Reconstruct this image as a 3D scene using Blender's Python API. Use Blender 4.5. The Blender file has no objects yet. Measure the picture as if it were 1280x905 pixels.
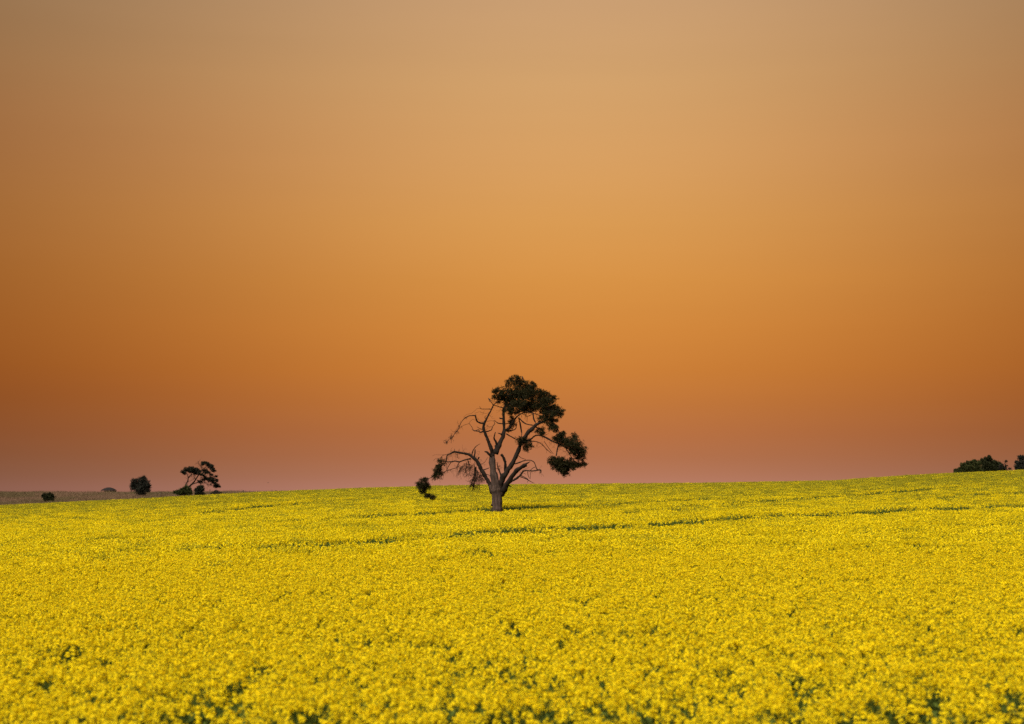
import bpy, math, random
import numpy as np
from mathutils import Vector, Matrix
R = math.radians
sc = bpy.context.scene
COL = sc.collection

# ------------------------------------------------------------------ camera
EYE = 4.10                      # eye above the field's ground at the camera
FPX, CX, CY = 1778.0, 640.0, 452.5
PITCH = R(5.08)
cam_d = bpy.data.cameras.new("camera")
cam = bpy.data.objects.new("camera", cam_d); COL.objects.link(cam)
cam_d.sensor_fit = 'HORIZONTAL'; cam_d.sensor_width = 36.0
cam_d.lens = FPX / 1280.0 * 36.0
cam_d.clip_start = 0.1; cam_d.clip_end = 20000
cam.location = (0, 0, EYE)
cam.rotation_euler = (R(90) + PITCH, 0, 0)
cam_d.dof.use_dof = True
cam_d.dof.focus_distance = 85.0
cam_d.dof.aperture_fstop = 1.1
sc.camera = cam

def lin(c):
    return tuple(((v/255.0)/12.92 if v/255.0 <= 0.04045 else ((v/255.0+0.055)/1.055)**2.4) for v in c)

# ------------------------------------------------------------------ dusk sky (world)
world = bpy.data.worlds.new("World"); sc.world = world
world.use_nodes = True
wt = world.node_tree; wt.nodes.clear()
def wn(t, **kw):
    n = wt.nodes.new(t)
    for k, v in kw.items(): setattr(n, k, v)
    return n
def wmath(op, a, b=None, c=None, clamp=False):
    n = wn('ShaderNodeMath', operation=op); n.use_clamp = clamp
    for i, v in enumerate((a, b, c)):
        if v is None: continue
        if isinstance(v, (int, float)): n.inputs[i].default_value = v
        else: wt.links.new(v, n.inputs[i])
    return n.outputs[0]
tc = wn('ShaderNodeTexCoord')
nrm = wn('ShaderNodeVectorMath', operation='NORMALIZE'); wt.links.new(tc.outputs['Generated'], nrm.inputs[0])
sep = wn('ShaderNodeSeparateXYZ'); wt.links.new(nrm.outputs[0], sep.inputs[0])
ramp = wn('ShaderNodeValToRGB'); ramp.color_ramp.interpolation = 'EASE' if False else 'LINEAR'
stops = [(0.0, (186, 127, 106)), (0.0096, (180, 119, 90)), (0.022, (179, 113, 76)), (0.0375, (183, 112, 66)),
         (0.06, (192, 118, 58)), (0.0825, (202, 126, 55)), (0.110, (209, 135, 60)), (0.144, (214, 145, 69)), (0.185, (216, 154, 83)),
         (0.226, (214, 158, 96)), (0.279, (208, 160, 106)), (0.329, (200, 157, 113)),
         (0.45, (184, 153, 122)), (0.65, (172, 152, 134)), (1.0, (160, 150, 144))]
els = ramp.color_ramp.elements
while len(els) > 1: els.remove(els[-1])
els[0].position = stops[0][0]; els[0].color = lin(stops[0][1]) + (1,)
for p, c in stops[1:]:
    e = els.new(p); e.color = lin(c) + (1,)
wt.links.new(sep.outputs['Z'], ramp.inputs[0])
az = wmath('ARCTAN2', sep.outputs['X'], sep.outputs['Y'])
azd = wmath('DIVIDE', wmath('SUBTRACT', az, R(2.8)), R(21.0))
g = wmath('EXPONENT', wmath('MULTIPLY', wmath('MULTIPLY', azd, azd), -1.0))
glow = wmath('MULTIPLY_ADD', g, 0.69, 0.34)
mr = wn('ShaderNodeMapRange', interpolation_type='SMOOTHSTEP')
mr.inputs['From Min'].default_value = 0.30; mr.inputs['From Max'].default_value = 0.95
wt.links.new(sep.outputs['Z'], mr.inputs['Value'])
mixf = wn('ShaderNodeMix', data_type='FLOAT')
wt.links.new(mr.outputs[0], mixf.inputs['Factor']); wt.links.new(glow, mixf.inputs['A']); mixf.inputs['B'].default_value = 0.62
bg = wn('ShaderNodeBackground'); bg.inputs['Strength'].default_value = 0.707
vm = wn('ShaderNodeVectorMath', operation='SCALE')
cmb = wn('ShaderNodeCombineXYZ')
wt.links.new(wmath('MULTIPLY', sep.outputs['X'], 2.2), cmb.inputs[0]); wt.links.new(wmath('MULTIPLY', sep.outputs['Y'], 2.2), cmb.inputs[1]); wt.links.new(wmath('MULTIPLY', sep.outputs['Z'], 26.0), cmb.inputs[2])
wnz = wn('ShaderNodeTexNoise'); wnz.inputs['Scale'].default_value = 1.0; wnz.inputs['Detail'].default_value = 4.0
wt.links.new(cmb.outputs[0], wnz.inputs['Vector'])
veil = wmath('MULTIPLY_ADD', wnz.outputs['Fac'], 0.085, 0.9575)      # faint streaks of dust and thin cloud
def wrange(v, lo, hi):
    n = wn('ShaderNodeMapRange', interpolation_type='SMOOTHSTEP'); n.inputs['From Min'].default_value = lo; n.inputs['From Max'].default_value = hi
    wt.links.new(v, n.inputs['Value']); return n.outputs[0]
# the dusty middle of the sky reddens away from the glow
band = wmath('MULTIPLY', wrange(sep.outputs['Z'], 0.012, 0.075), wmath('SUBTRACT', 1.0, wrange(sep.outputs['Z'], 0.22, 0.36)))
red = wmath('MULTIPLY', band, wmath('SUBTRACT', 1.0, g))
tint = wn('ShaderNodeCombineXYZ'); tint.inputs[0].default_value = 1.0
wt.links.new(wmath('MULTIPLY_ADD', red, -0.23, 1.0), tint.inputs[1]); wt.links.new(wmath('MULTIPLY_ADD', red, -0.27, 1.0), tint.inputs[2])
tm = wn('ShaderNodeVectorMath', operation='MULTIPLY'); wt.links.new(ramp.outputs['Color'], tm.inputs[0]); wt.links.new(tint.outputs[0], tm.inputs[1])
wt.links.new(tm.outputs[0], vm.inputs[0]); wt.links.new(wmath('MULTIPLY', mixf.outputs['Result'], veil), vm.inputs['Scale'])
wt.links.new(vm.outputs[0], bg.inputs['Color'])
wo = wn('ShaderNodeOutputWorld'); wt.links.new(bg.outputs[0], wo.inputs['Surface'])

# ------------------------------------------------------------------ soft dusk light
sun_d = bpy.data.lights.new("sun", 'SUN'); sun = bpy.data.objects.new("sun", sun_d); COL.objects.link(sun)
sun_d.energy = 4.45; sun_d.angle = R(60); sun_d.color = (1.0, 0.90, 0.72)
sun.rotation_euler = Vector((0.40, 0.60, -1.0)).to_track_quat('-Z', 'Y').to_euler()

sc.view_settings.view_transform = 'Standard'; sc.view_settings.look = 'None'
sc.view_settings.exposure = 0.5; sc.view_settings.gamma = 1.0; sc.view_settings.use_curve_mapping = False
sc.cycles.max_bounces = 8; sc.cycles.diffuse_bounces = 7; sc.cycles.transmission_bounces = 6
sc.cycles.use_denoising = False

# ------------------------------------------------------------------ terrain
rng = np.random.default_rng(7)
random.seed(7)
HC = 1.30                       # height of the crop
def sstep(a, b, v):
    t = np.clip((v - a) / (b - a), 0, 1); return t*t*(3-2*t)
def vnoise(x, y, seed=0):
    """smooth value noise in 0..1 for arrays"""
    x = np.asarray(x, float); y = np.asarray(y, float)
    xi = np.floor(x).astype(np.int64); yi = np.floor(y).astype(np.int64)
    fx = x - xi; fy = y - yi
    fx = fx*fx*(3-2*fx); fy = fy*fy*(3-2*fy)
    def h(a, b):
        n = (a*374761393 + b*668265263 + seed*982451653) & 0x7fffffff
        n = ((n ^ (n >> 13)) * 1274126177) & 0x7fffffff
        n = n ^ (n >> 16)
        return (n & 0xffff) / 65535.0
    return (h(xi, yi)*(1-fx) + h(xi+1, yi)*fx)*(1-fy) + (h(xi, yi+1)*(1-fx) + h(xi+1, yi+1)*fx)*fy
YQ = np.arange(-400.0, 6001.0, 1.0)
def _slope(y):
    s = np.interp(y, [95, 115, 150, 290, 420, 520, 900, 1600, 2400], [0.0172, 0.0219, 0.0219, -0.034, -0.05, -0.05, -0.05, -0.03, 0.0])
    return s
ZQ = np.cumsum(_slope(YQ)); ZQ -= np.interp(0.0, YQ, ZQ)
PX = np.array([-400., -160, -72, -58, -47, -36, -20, -2, 18, 38, 49, 59, 72, 110, 200, 500])
PZ = np.array([-7.0, -5.0, -2.95, -2.25, -1.74, -1.11, -0.42, 0.0, 0.12, 0.42, 0.60, 1.42, 2.05, 3.0, 4.2, 5.0])
_xs = np.linspace(-400, 500, 1801); _pz = np.interp(_xs, PX, PZ)
_k = np.hanning(25); _k /= _k.sum(); _pz = np.convolve(np.pad(_pz, 12, mode='edge'), _k, mode='valid')
def prof(x): return np.interp(x, _xs, _pz)
def field_g(x, y): return np.interp(y, YQ, ZQ) + prof(x)
def ground(x, y):
    x = np.asarray(x, float); y = np.asarray(y, float)
    g0 = field_g(x, y)
    edge = field_g(x, 205.0 + 0*y)
    top = EYE - 1.72
    gl = np.where(y < 380, edge + (top - edge) * np.clip((y-205)/175, 0, 1), top - (y-380)*0.03)
    gl = np.maximum(gl, -60)
    L = sstep(-34, -56, x) * sstep(200, 235, y) * (1 - sstep(700, 1500, y))
    return g0*(1-L) + gl*L
def ray(px, row):
    u = (px - CX)/FPX; v = (CY - row)/FPX
    c, s = math.cos(PITCH), math.sin(PITCH)
    return np.array([u, c - v*s, s + v*c])
def at(px, row, Y):
    d = ray(px, row); t = Y / d[1]
    return Vector((d[0]*t, Y, EYE + d[2]*t))
def on_canopy(px, row, y0=12.0):
    d = ray(px, row)
    ys = np.arange(y0, 300, 0.25); t = ys/d[1]
    f = EYE + d[2]*t - (ground(d[0]*t, ys) + HC)
    k = np.argmax(f < 0)
    if f[k] >= 0: k = len(ys)-1
    return d[0]*t[k], ys[k]
def col_x(px, Y): return (px - CX)/FPX * Y / (math.cos(PITCH))   # rough world x of a picture column

# ------------------------------------------------------------------ materials
def mat(name, base, rough=0.9, var=0.0, scale=3.0, trans=0.0, island=False, bump=0.0, streak=False, col2=None, spec=0.15):
    m = bpy.data.materials.new(name); m.use_nodes = True
    t = m.node_tree; t.nodes.clear()
    out = t.nodes.new('ShaderNodeOutputMaterial')
    b = t.nodes.new('ShaderNodeBsdfPrincipled'); b.inputs['Roughness'].default_value = rough
    b.inputs['Specular IOR Level'].default_value = spec
    c2 = col2 or tuple(v*(1-var) for v in base)
    mx = t.nodes.new('ShaderNodeMix'); mx.data_type = 'RGBA'
    mx.inputs['A'].default_value = base + (1,); mx.inputs['B'].default_value = c2 + (1,)
    if island:
        gn = t.nodes.new('ShaderNodeNewGeometry'); fac = gn.outputs['Random Per Island']
    else:
        co = t.nodes.new('ShaderNodeTexCoord'); mp = t.nodes.new('ShaderNodeMapping')
        if streak: mp.inputs['Scale'].default_value = (1, 1, 0.18)
        t.links.new(co.outputs['Object'], mp.inputs[0])
        no = t.nodes.new('ShaderNodeTexNoise'); no.inputs['Scale'].default_value = scale; no.inputs['Detail'].default_value = 5
        t.links.new(mp.outputs[0], no.inputs['Vector'])
        rm = t.nodes.new('ShaderNodeMapRange'); rm.inputs['From Min'].default_value = 0.35; rm.inputs['From Max'].default_value = 0.65
        t.links.new(no.outputs['Fac'], rm.inputs['Value']); fac = rm.outputs[0]
        if bump:
            bp = t.nodes.new('ShaderNodeBump'); bp.inputs['Strength'].default_value = bump; bp.inputs['Distance'].default_value = 0.05
            t.links.new(no.outputs['Fac'], bp.inputs['Height']); t.links.new(bp.outputs[0], b.inputs['Normal'])
    t.links.new(fac, mx.inputs['Factor'])
    t.links.new(mx.outputs['Result'], b.inputs['Base Color'])
    if trans:
        tr = t.nodes.new('ShaderNodeBsdfTranslucent'); t.links.new(mx.outputs['Result'], tr.inputs['Color'])
        ms = t.nodes.new('ShaderNodeMixShader'); ms.inputs[0].default_value = trans
        t.links.new(b.outputs[0], ms.inputs[1]); t.links.new(tr.outputs[0], ms.inputs[2])
        t.links.new(ms.outputs[0], out.inputs['Surface'])
    else:
        t.links.new(b.outputs[0], out.inputs['Surface'])
    return m
M_PETAL = mat('petal', (0.91, 0.775, 0.006), 0.7, island=True, col2=(0.84, 0.68, 0.008), trans=0.45)
M_BUD = mat('bud', (0.36, 0.34, 0.020), 0.8, island=True, col2=(0.26, 0.25, 0.020), trans=0.3)
M_STEM = mat('crop_stem', (0.115, 0.160, 0.032), 0.85, var=0.35, island=True, trans=0.25, spec=0.05)
M_SOIL = mat('crop_soil', (0.055, 0.085, 0.028), 0.95, scale=0.8, col2=(0.055, 0.050, 0.028), bump=0.4)
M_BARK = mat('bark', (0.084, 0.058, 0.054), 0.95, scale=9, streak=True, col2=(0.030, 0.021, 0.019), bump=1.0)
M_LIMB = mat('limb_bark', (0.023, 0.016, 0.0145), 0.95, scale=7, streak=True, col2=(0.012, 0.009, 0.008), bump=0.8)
M_TWIG = mat('dead_twig', (0.042, 0.031, 0.028), 0.95, var=0.4, scale=5)
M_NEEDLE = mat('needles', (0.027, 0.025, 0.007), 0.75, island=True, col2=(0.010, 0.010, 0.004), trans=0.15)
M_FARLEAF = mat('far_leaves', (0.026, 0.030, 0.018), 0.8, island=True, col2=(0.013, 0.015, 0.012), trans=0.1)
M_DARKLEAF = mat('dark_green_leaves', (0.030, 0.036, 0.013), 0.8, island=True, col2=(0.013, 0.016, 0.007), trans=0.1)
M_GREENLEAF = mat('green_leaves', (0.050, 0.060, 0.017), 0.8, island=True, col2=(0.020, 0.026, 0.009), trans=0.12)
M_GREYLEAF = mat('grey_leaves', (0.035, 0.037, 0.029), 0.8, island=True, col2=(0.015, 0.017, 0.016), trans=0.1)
M_GRASS = mat('dry_grass_blade', (0.27, 0.175, 0.118), 0.9, island=True, col2=(0.14, 0.092, 0.064), trans=0.15)
M_GRASSB = mat('olive_grass_blade', (0.20, 0.150, 0.085), 0.9, island=True, col2=(0.10, 0.076, 0.044), trans=0.15)
M_PLUME = mat('bird_plumage', (0.022, 0.018, 0.018), 0.5, var=0.4, scale=20, spec=0.3)
M_BEAK = mat('bird_beak', (0.03, 0.027, 0.025), 0.4, var=0.2, scale=20)
M_POST = mat('weathered_wood', (0.10, 0.080, 0.065), 0.95, scale=12, streak=True, col2=(0.05, 0.038, 0.032), bump=0.5)
M_ROOF = mat('roof_iron', (0.018, 0.015, 0.017), 0.9, var=0.35, scale=1.5)
M_SHEDWALL = mat('shed_wall', (0.11, 0.085, 0.075), 0.85, var=0.4, scale=1.2)

# ------------------------------------------------------------------ mesh helpers
class MB:
    """collects triangles and quads, then becomes one mesh"""
    def __init__(s): s.v = []; s.f = []; s.m = []; s.n = 0
    def add(s, V, F, mi=0):
        V = np.asarray(V, float).reshape(-1, 3)
        for f in F: s.f.append(tuple(int(i)+s.n for i in f)); s.m.append(mi)
        s.v.append(V); s.n += len(V)
    def quads(s, Q, mi=0):
        """Q: (n,4,3)"""
        n = len(Q)
        if n == 0: return
        idx = np.arange(n*4).reshape(n, 4) + s.n
        s.f.extend(map(tuple, idx.tolist())); s.m.extend([mi]*n)
        s.v.append(Q.reshape(-1, 3)); s.n += n*4
    def tube(s, pts, rad, sides=6, mi=0, cap=True):
        P = np.asarray([tuple(p) for p in pts], float); n = len(P)
        T = np.gradient(P, axis=0); T /= np.linalg.norm(T, axis=1)[:, None] + 1e-9
        up = np.array([0.0, 1.0, 0.13]); up /= np.linalg.norm(up)
        A = np.cross(T, up); bad = np.linalg.norm(A, axis=1) < 0.1
        A[bad] = np.cross(T[bad], np.array([1.0, 0, 0])); A /= np.linalg.norm(A, axis=1)[:, None]
        B = np.cross(T, A)
        th = np.arange(sides)*2*math.pi/sides
        rad = np.asarray(rad, float).reshape(n, -1)
        if rad.shape[1] == 1: rad = np.repeat(rad, sides, 1)
        V = P[:, None, :] + rad[:, :, None]*(np.cos(th)[None, :, None]*A[:, None, :] + np.sin(th)[None, :, None]*B[:, None, :])
        F = []
        for i in range(n-1):
            for k in range(sides):
                k2 = (k+1) % sides
                F.append((i*sides+k, i*sides+k2, (i+1)*sides+k2, (i+1)*sides+k))
        if cap:
            F.append(tuple(range(sides))[::-1]); F.append(tuple((n-1)*sides+k for k in range(sides)))
        s.add(V.reshape(-1, 3), F, mi)
    def box(s, c, d, mi=0, rz=0.0):
        c = np.asarray(c, float); x, y, z = [v/2 for v in d]
        V = np.array([(sx*x, sy*y, sz*z) for sx in (-1, 1) for sy in (-1, 1) for sz in (-1, 1)])
        if rz:
            ca, sa = math.cos(rz), math.sin(rz); V = V @ np.array([[ca, sa, 0], [-sa, ca, 0], [0, 0, 1]])
        s.add(V + c, [(0, 1, 3, 2), (4, 6, 7, 5), (0, 4, 5, 1), (2, 3, 7, 6), (0, 2, 6, 4), (1, 5, 7, 3)], mi)
    def mesh(s, name, mats, smooth=False):
        me = bpy.data.meshes.new(name)
        V = np.concatenate(s.v) if s.v else np.zeros((0, 3))
        me.from_pydata(V.tolist(), [], s.f)
        for m in mats: me.materials.append(m)
        me.polygons.foreach_set('material_index', s.m)
        if smooth: me.polygons.foreach_set('use_smooth', [True]*len(s.f))
        me.update(); return me
    def build(s, name, mats, parent=None, smooth=False, origin=(0, 0, 0)):
        if not isinstance(mats, (list, tuple)): mats = [mats]
        if any(origin):
            o = np.asarray(tuple(origin)); s.v = [v - o for v in s.v]
        ob = bpy.data.objects.new(name, s.mesh(name, mats, smooth)); COL.objects.link(ob)
        if parent is not None: ob.parent = parent
        else: ob.location = origin
        return ob
def tag(o, label=None, cat=None, group=None, kind=None):
    if label: o['label'] = label
    if cat: o['category'] = cat
    if group: o['group'] = group
    if kind: o['kind'] = kind
    return o
def thing(name, loc, label, cat, group=None):
    o = bpy.data.objects.new(name, None); COL.objects.link(o); o.location = loc; o.empty_display_size = 0.2
    return tag(o, label, cat, group)
def unit(v): return v/(np.linalg.norm(v, axis=-1, keepdims=True)+1e-9)
def rand_dirs(n, r=rng): return unit(r.normal(size=(n, 3)))
def blades(P, D, L, W, r=rng):
    """flat blades: base P, direction D, length L, width W -> (n,4,3)"""
    side = unit(np.cross(D, rand_dirs(len(P), r)))
    L = np.asarray(L)[:, None]; W = np.asarray(W)[:, None]
    a = P - side*W*0.25; b = P + side*W*0.25
    c = P + D*L*0.55 + side*W*0.5; d = P + D*L*0.55 - side*W*0.5
    tip = P + D*L
    return np.stack([P, c, tip, d], 1)

# ------------------------------------------------------------------ ground sheet
def make_ground():
    xs = np.concatenate([np.linspace(-6000, -500, 24), np.linspace(-450, -165, 20), np.arange(-160, 161, 4.0), np.linspace(165, 450, 20), np.linspace(500, 6000, 24)])
    ys = np.concatenate([np.linspace(-400, -30, 14), np.arange(-25, 440, 5.0), np.linspace(450, 1500, 50), np.linspace(1600, 6000, 30)])
    X, Y = np.meshgrid(xs, ys); Z = ground(X, Y)
    V = np.stack([X, Y, Z], -1).reshape(-1, 3); nx = len(xs)
    F = [(j*nx+i, j*nx+i+1, (j+1)*nx+i+1, (j+1)*nx+i) for j in range(len(ys)-1) for i in range(nx-1)]
    b = MB(); b.add(V, F)
    tag(b.build('ground', M_SOIL, smooth=True), kind='structure')
make_ground()

# ------------------------------------------------------------------ canola crop
PLANT_MATS = [M_PETAL, M_BUD, M_STEM]
def flowers(b, C, N, size, r, mi=0):
    """crosses of four petals at C facing N"""
    n = len(C)
    a = unit(np.cross(N, rand_dirs(n, r))); c = np.cross(N, a)
    s = size[:, None]
    cup = N*s*0.22
    for (p, q) in ((a, c), (c, a)):
        Q = np.stack([C - p*s - q*s*0.42 + cup, C + p*s - q*s*0.42 + cup, C + p*s + q*s*0.42 + cup, C - p*s + q*s*0.42 + cup], 1)
        b.quads(Q, mi)
def raceme(b, top, ax, nf, rad, hgt, fs, r, buds=True, dull=0.0):
    t = r.random(nf)**0.8
    th = r.random(nf)*2*math.pi
    ax = unit(np.asarray(ax)); u = unit(np.cross(ax, [0.3, 1, 0.1])); w = np.cross(ax, u)
    rr = rad*(0.35 + 0.65*np.sqrt(t))*(0.7 + 0.5*r.random(nf))
    out = np.cos(th)[:, None]*u + np.sin(th)[:, None]*w
    C = np.asarray(top) - ax*(t*hgt)[:, None] + out*rr[:, None]
    N = unit(out*0.8 + ax*(1.0 - 0.45*t)[:, None] + r.normal(size=(nf, 3))*0.22)
    sz = fs*(0.75 + 0.5*r.random(nf)); k = r.random(nf) < dull      # shut: share of flowers in the duller bud colour, raised to darken far crop
    flowers(b, C[~k], N[~k], sz[~k], r); flowers(b, C[k], N[k], sz[k]*0.8, r, 1)
    if buds:
        nb = 5
        D = unit(ax + r.normal(size=(nb, 3))*0.5)
        b.quads(blades(np.asarray(top)[None, :] + D*0.005, D, np.full(nb, 0.022), np.full(nb, 0.012), r), 1)
def leaf_quads(b, n, z0, z1, spread, r, L=(0.08, 0.2), W=(0.025, 0.06)):
    th = r.random(n)*2*math.pi; z = z0 + (z1 - z0)*r.random(n); q = spread*np.sqrt(r.random(n))
    P = np.stack([np.cos(th)*q, np.sin(th)*q, z], 1)
    ph = r.random(n)*2*math.pi
    D = unit(np.stack([np.cos(ph), np.sin(ph), r.random(n)*1.1 - 0.1], 1))
    b.quads(blades(P, D, L[0] + (L[1]-L[0])*r.random(n), W[0] + (W[1]-W[0])*r.random(n), r), 2)
def canola_plant(seed, nrac, hscale=1.0):
    r = np.random.default_rng(seed); b = MB()
    lean = r.normal(size=2)*0.05
    b.tube([(0, 0, 0), (lean[0]*.5, lean[1]*.5, .55*hscale), (lean[0], lean[1], 1.0*hscale)], [.009, .007, .005], 3, 2, False)
    for k in range(nrac):
        th = r.random()*6.283; q = 0.22*math.sqrt(r.random()) if k else 0.02
        top = np.array([lean[0] + math.cos(th)*q, lean[1] + math.sin(th)*q, (1.28 - 0.5*q - abs(r.normal())*0.06)*hscale])
        z0 = (0.55 + 0.35*r.random())*hscale
        base = np.array([lean[0]*z0, lean[1]*z0, z0])
        mid = base*0.45 + top*0.55 + np.array([math.cos(th), math.sin(th), 0])*0.03
        b.tube([base, mid, top - np.array([0, 0, .02])], [.005, .004, .0025], 3, 2, False)
        ax = unit(np.array([math.cos(th)*0.25, math.sin(th)*0.25, 1.0]) + r.normal(size=3)*0.12)
        raceme(b, top, ax, int(r.integers(14, 28)), 0.037, 0.085, 0.0135, r)
        # seed pods / pedicels under the flowers
        n = 7; th2 = r.random(n)*6.283
        P = top[None, :] - ax[None, :]*(0.10 + 0.14*r.random(n))[:, None]
        D = unit(np.stack([np.cos(th2), np.sin(th2), 0.8 + 0*th2], 1))
        b.quads(blades(P, D, np.full(n, 0.05), np.full(n, 0.006), r), 2)
    leaf_quads(b, 40, 0.25*hscale, 0.93*hscale, 0.22, r, (0.10, 0.24), (0.03, 0.075))
    return b.mesh('canola_plant_%d' % seed, PLANT_MATS)
def canola_patch(seed, nrac, size=1.0, ns=60, nl=60, hs=1.0, fs=0.021, nf=9, stem_top=1.18, leaf_top=1.05, dull=0.0):
    """a square metre of crop seen from farther off: heads, bare shoots, leaves"""
    r = np.random.default_rng(seed); b = MB()
    n = nrac
    m = int(math.ceil(math.sqrt(n))); cell = r.permutation(m*m)[:n]
    xy = (np.stack([cell % m, cell // m], 1) + 0.5 + (r.random((n, 2)) - 0.5)*1.3)/m*size - size/2
    z = (1.27 - np.abs(r.normal(size=n))*0.09 - 0.05*r.random(n))*hs
    for i in range(n):
        top = np.array([xy[i, 0], xy[i, 1], z[i]])
        ax = unit(np.array([0, 0, 1.0]) + r.normal(size=3)*0.2)
        raceme(b, top, ax, nf, 0.040, 0.085, fs, r, buds=False, dull=dull)
    q = (r.random((ns, 2)) - 0.5)*size*1.1
    z0 = 0.45 + 0.2*r.random(ns); z1 = stem_top - 0.22*r.random(ns)
    P = np.stack([q[:, 0], q[:, 1], z0*hs], 1)
    D = unit(np.stack([r.normal(size=ns)*0.12, r.normal(size=ns)*0.12, np.ones(ns)], 1))
    b.quads(blades(P, D, (z1 - z0)*hs, 0.018 + 0.02*r.random(ns), r), 2)
    q = (r.random((nl, 2)) - 0.5)*size*1.1
    P = np.stack([q[:, 0], q[:, 1], (0.45 + (leaf_top - 0.5)*r.random(nl))*hs], 1)
    ph = r.random(nl)*6.283
    D = unit(np.stack([np.cos(ph), np.sin(ph), r.random(nl)*0.9], 1))
    b.quads(blades(P, D, 0.08 + 0.10*r.random(nl), 0.03 + 0.035*r.random(nl), r), 2)
    return b.mesh('canola_patch_%d' % seed, PLANT_MATS)

def scatter(name, meshes, P, rotz, scl, idx, label_kind):
    """one object whose points carry instances of the meshes"""
    lib = bpy.data.collections.new(name + '_kinds')
    for i, me in enumerate(meshes):
        o = bpy.data.objects.new('%s_kind_%02d' % (name, i), me); lib.objects.link(o)
    me = bpy.data.meshes.new(name); me.vertices.add(len(P)); me.vertices.foreach_set('co', np.asarray(P, float).ravel())
    a = me.attributes.new('turn', 'FLOAT_VECTOR', 'POINT'); a.data.foreach_set('vector', np.asarray(rotz, float).ravel())
    a = me.attributes.new('grow', 'FLOAT_VECTOR', 'POINT'); a.data.foreach_set('vector', np.asarray(scl, float).ravel())
    a = me.attributes.new('pick', 'INT', 'POINT'); a.data.foreach_set('value', np.asarray(idx, np.int32))
    ob = bpy.data.objects.new(name, me); COL.objects.link(ob)
    ng = bpy.data.node_groups.new(name + '_scatter', 'GeometryNodeTree')
    ng.interface.new_socket('Geometry', in_out='INPUT', socket_type='NodeSocketGeometry')
    ng.interface.new_socket('Geometry', in_out='OUTPUT', socket_type='NodeSocketGeometry')
    N = ng.nodes.new; Lk = ng.links.new
    gi = N('NodeGroupInput'); go = N('NodeGroupOutput'); ip = N('GeometryNodeInstanceOnPoints'); ci = N('GeometryNodeCollectionInfo')
    ci.inputs['Collection'].default_value = lib; ci.inputs['Separate Children'].default_value = True; ci.inputs['Reset Children'].default_value = True
    def attr(nm, t):
        n = N('GeometryNodeInputNamedAttribute'); n.data_type = t; n.inputs['Name'].default_value = nm; return n.outputs['Attribute']
    Lk(gi.outputs[0], ip.inputs['Points']); Lk(ci.outputs[0], ip.inputs['Instance'])
    ip.inputs['Pick Instance'].default_value = True
    Lk(attr('pick', 'INT'), ip.inputs['Instance Index'])
    e = N('FunctionNodeEulerToRotation'); Lk(attr('turn', 'FLOAT_VECTOR'), e.inputs[0]); Lk(e.outputs[0], ip.inputs['Rotation'])
    Lk(attr('grow', 'FLOAT_VECTOR'), ip.inputs['Scale'])
    Lk(ip.outputs[0], go.inputs[0])
    md = ob.modifiers.new('scatter', 'NODES'); md.node_group = ng
    ob['kind'] = 'stuff'
    return ob

# low banks that run across the field: (picture trace, strength); worked out once into ground plans
BANKS = [[(330, 651, .3), (400, 647, .5), (440, 645, .6), (510, 642, 1.0), (570, 638.5, 1.15), (620, 635.5, 1.15), (690, 632, .9), (745, 630, .7), (800, 627, .55), (900, 622.5, .45)],
         [(172, 645, .3), (247, 640.6, .6), (281, 637.5, .8), (330, 632.5, .9), (387, 626.5, .7), (440, 622, .2)],
         [(300, 681, .35), (400, 678, .75), (440, 676, .8), (500, 671, .5), (595, 664.5, .65), (680, 661, .7), (736, 658.6, .85), (790, 655, 1.0), (849, 652.7, .75), (880, 648.6, .65), (1000, 643, .85), (1060, 640.5, .8), (1130, 637, 1.0), (1190, 634, 1.1), (1230, 632.5, .6), (1280, 630.6, .9)],
         [(820, 634, .2), (880, 631, .5), (940, 627, .6), (1000, 622, .6), (1080, 616.5, .6), (1160, 610.5, .8), (1192, 608.5, .6), (1240, 604, .1)],
         [(1060, 627, .15), (1122, 624, .35), (1200, 619.5, .35), (1225, 617, .7), (1280, 614, .4)],
         [(660, 617, .2), (705, 615, .5), (760, 612.5, .3)],
         [(0, 672, .15), (90, 671, .3), (200, 669, .2)], [(560, 622, .1), (640, 616, .15)], [(0, 652, .2), (90, 650, .25), (200, 643.5, .1)], [(880, 668, .1), (1060, 661, .3), (1280, 651, .25)],
         [(430, 700, .1), (600, 693, .25), (780, 683, .3), (900, 678, .1)], [(640, 646, .1), (760, 640, .3), (900, 633, .3)], [(200, 632, .1), (300, 626, .3), (400, 619, .1)]]
BANK_XY = [np.array([tuple(on_canopy(p[0], p[1])) + (p[2],) for p in tr]) for tr in BANKS]
def bank_field(x, y):
    """signed distance behind the nearest bank line (+ = beyond it) and its strength"""
    D = np.full(x.shape, 1e9); S = np.zeros(x.shape); SD = np.full(x.shape, 1e9)
    for pl in BANK_XY:
        for i in range(len(pl)-1):
            a, c = pl[i, :2], pl[i+1, :2]; d = c - a; L2 = d @ d
            t = np.clip(((x-a[0])*d[0] + (y-a[1])*d[1])/L2, 0, 1)
            qx = x - (a[0]+t*d[0]); qy = y - (a[1]+t*d[1])
            dist = np.hypot(qx, qy)
            nx, ny = -d[1], d[0]
            if ny < 0: nx, ny = -nx, -ny
            sg = np.sign(qx*nx + qy*ny)
            m = dist < D
            D[m] = dist[m]; SD[m] = (sg*dist)[m]; S[m] = (pl[i, 2]*(1-t) + pl[i+1, 2]*t)[m]
    return SD, S

def in_field(x, y):
    far = np.where(x < -46, 204.0 + 1.5*np.sin(x*0.3), np.interp(x, [-46, -38, -20, 90], [204, 222, 262, 262]))
    return y < far

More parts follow.
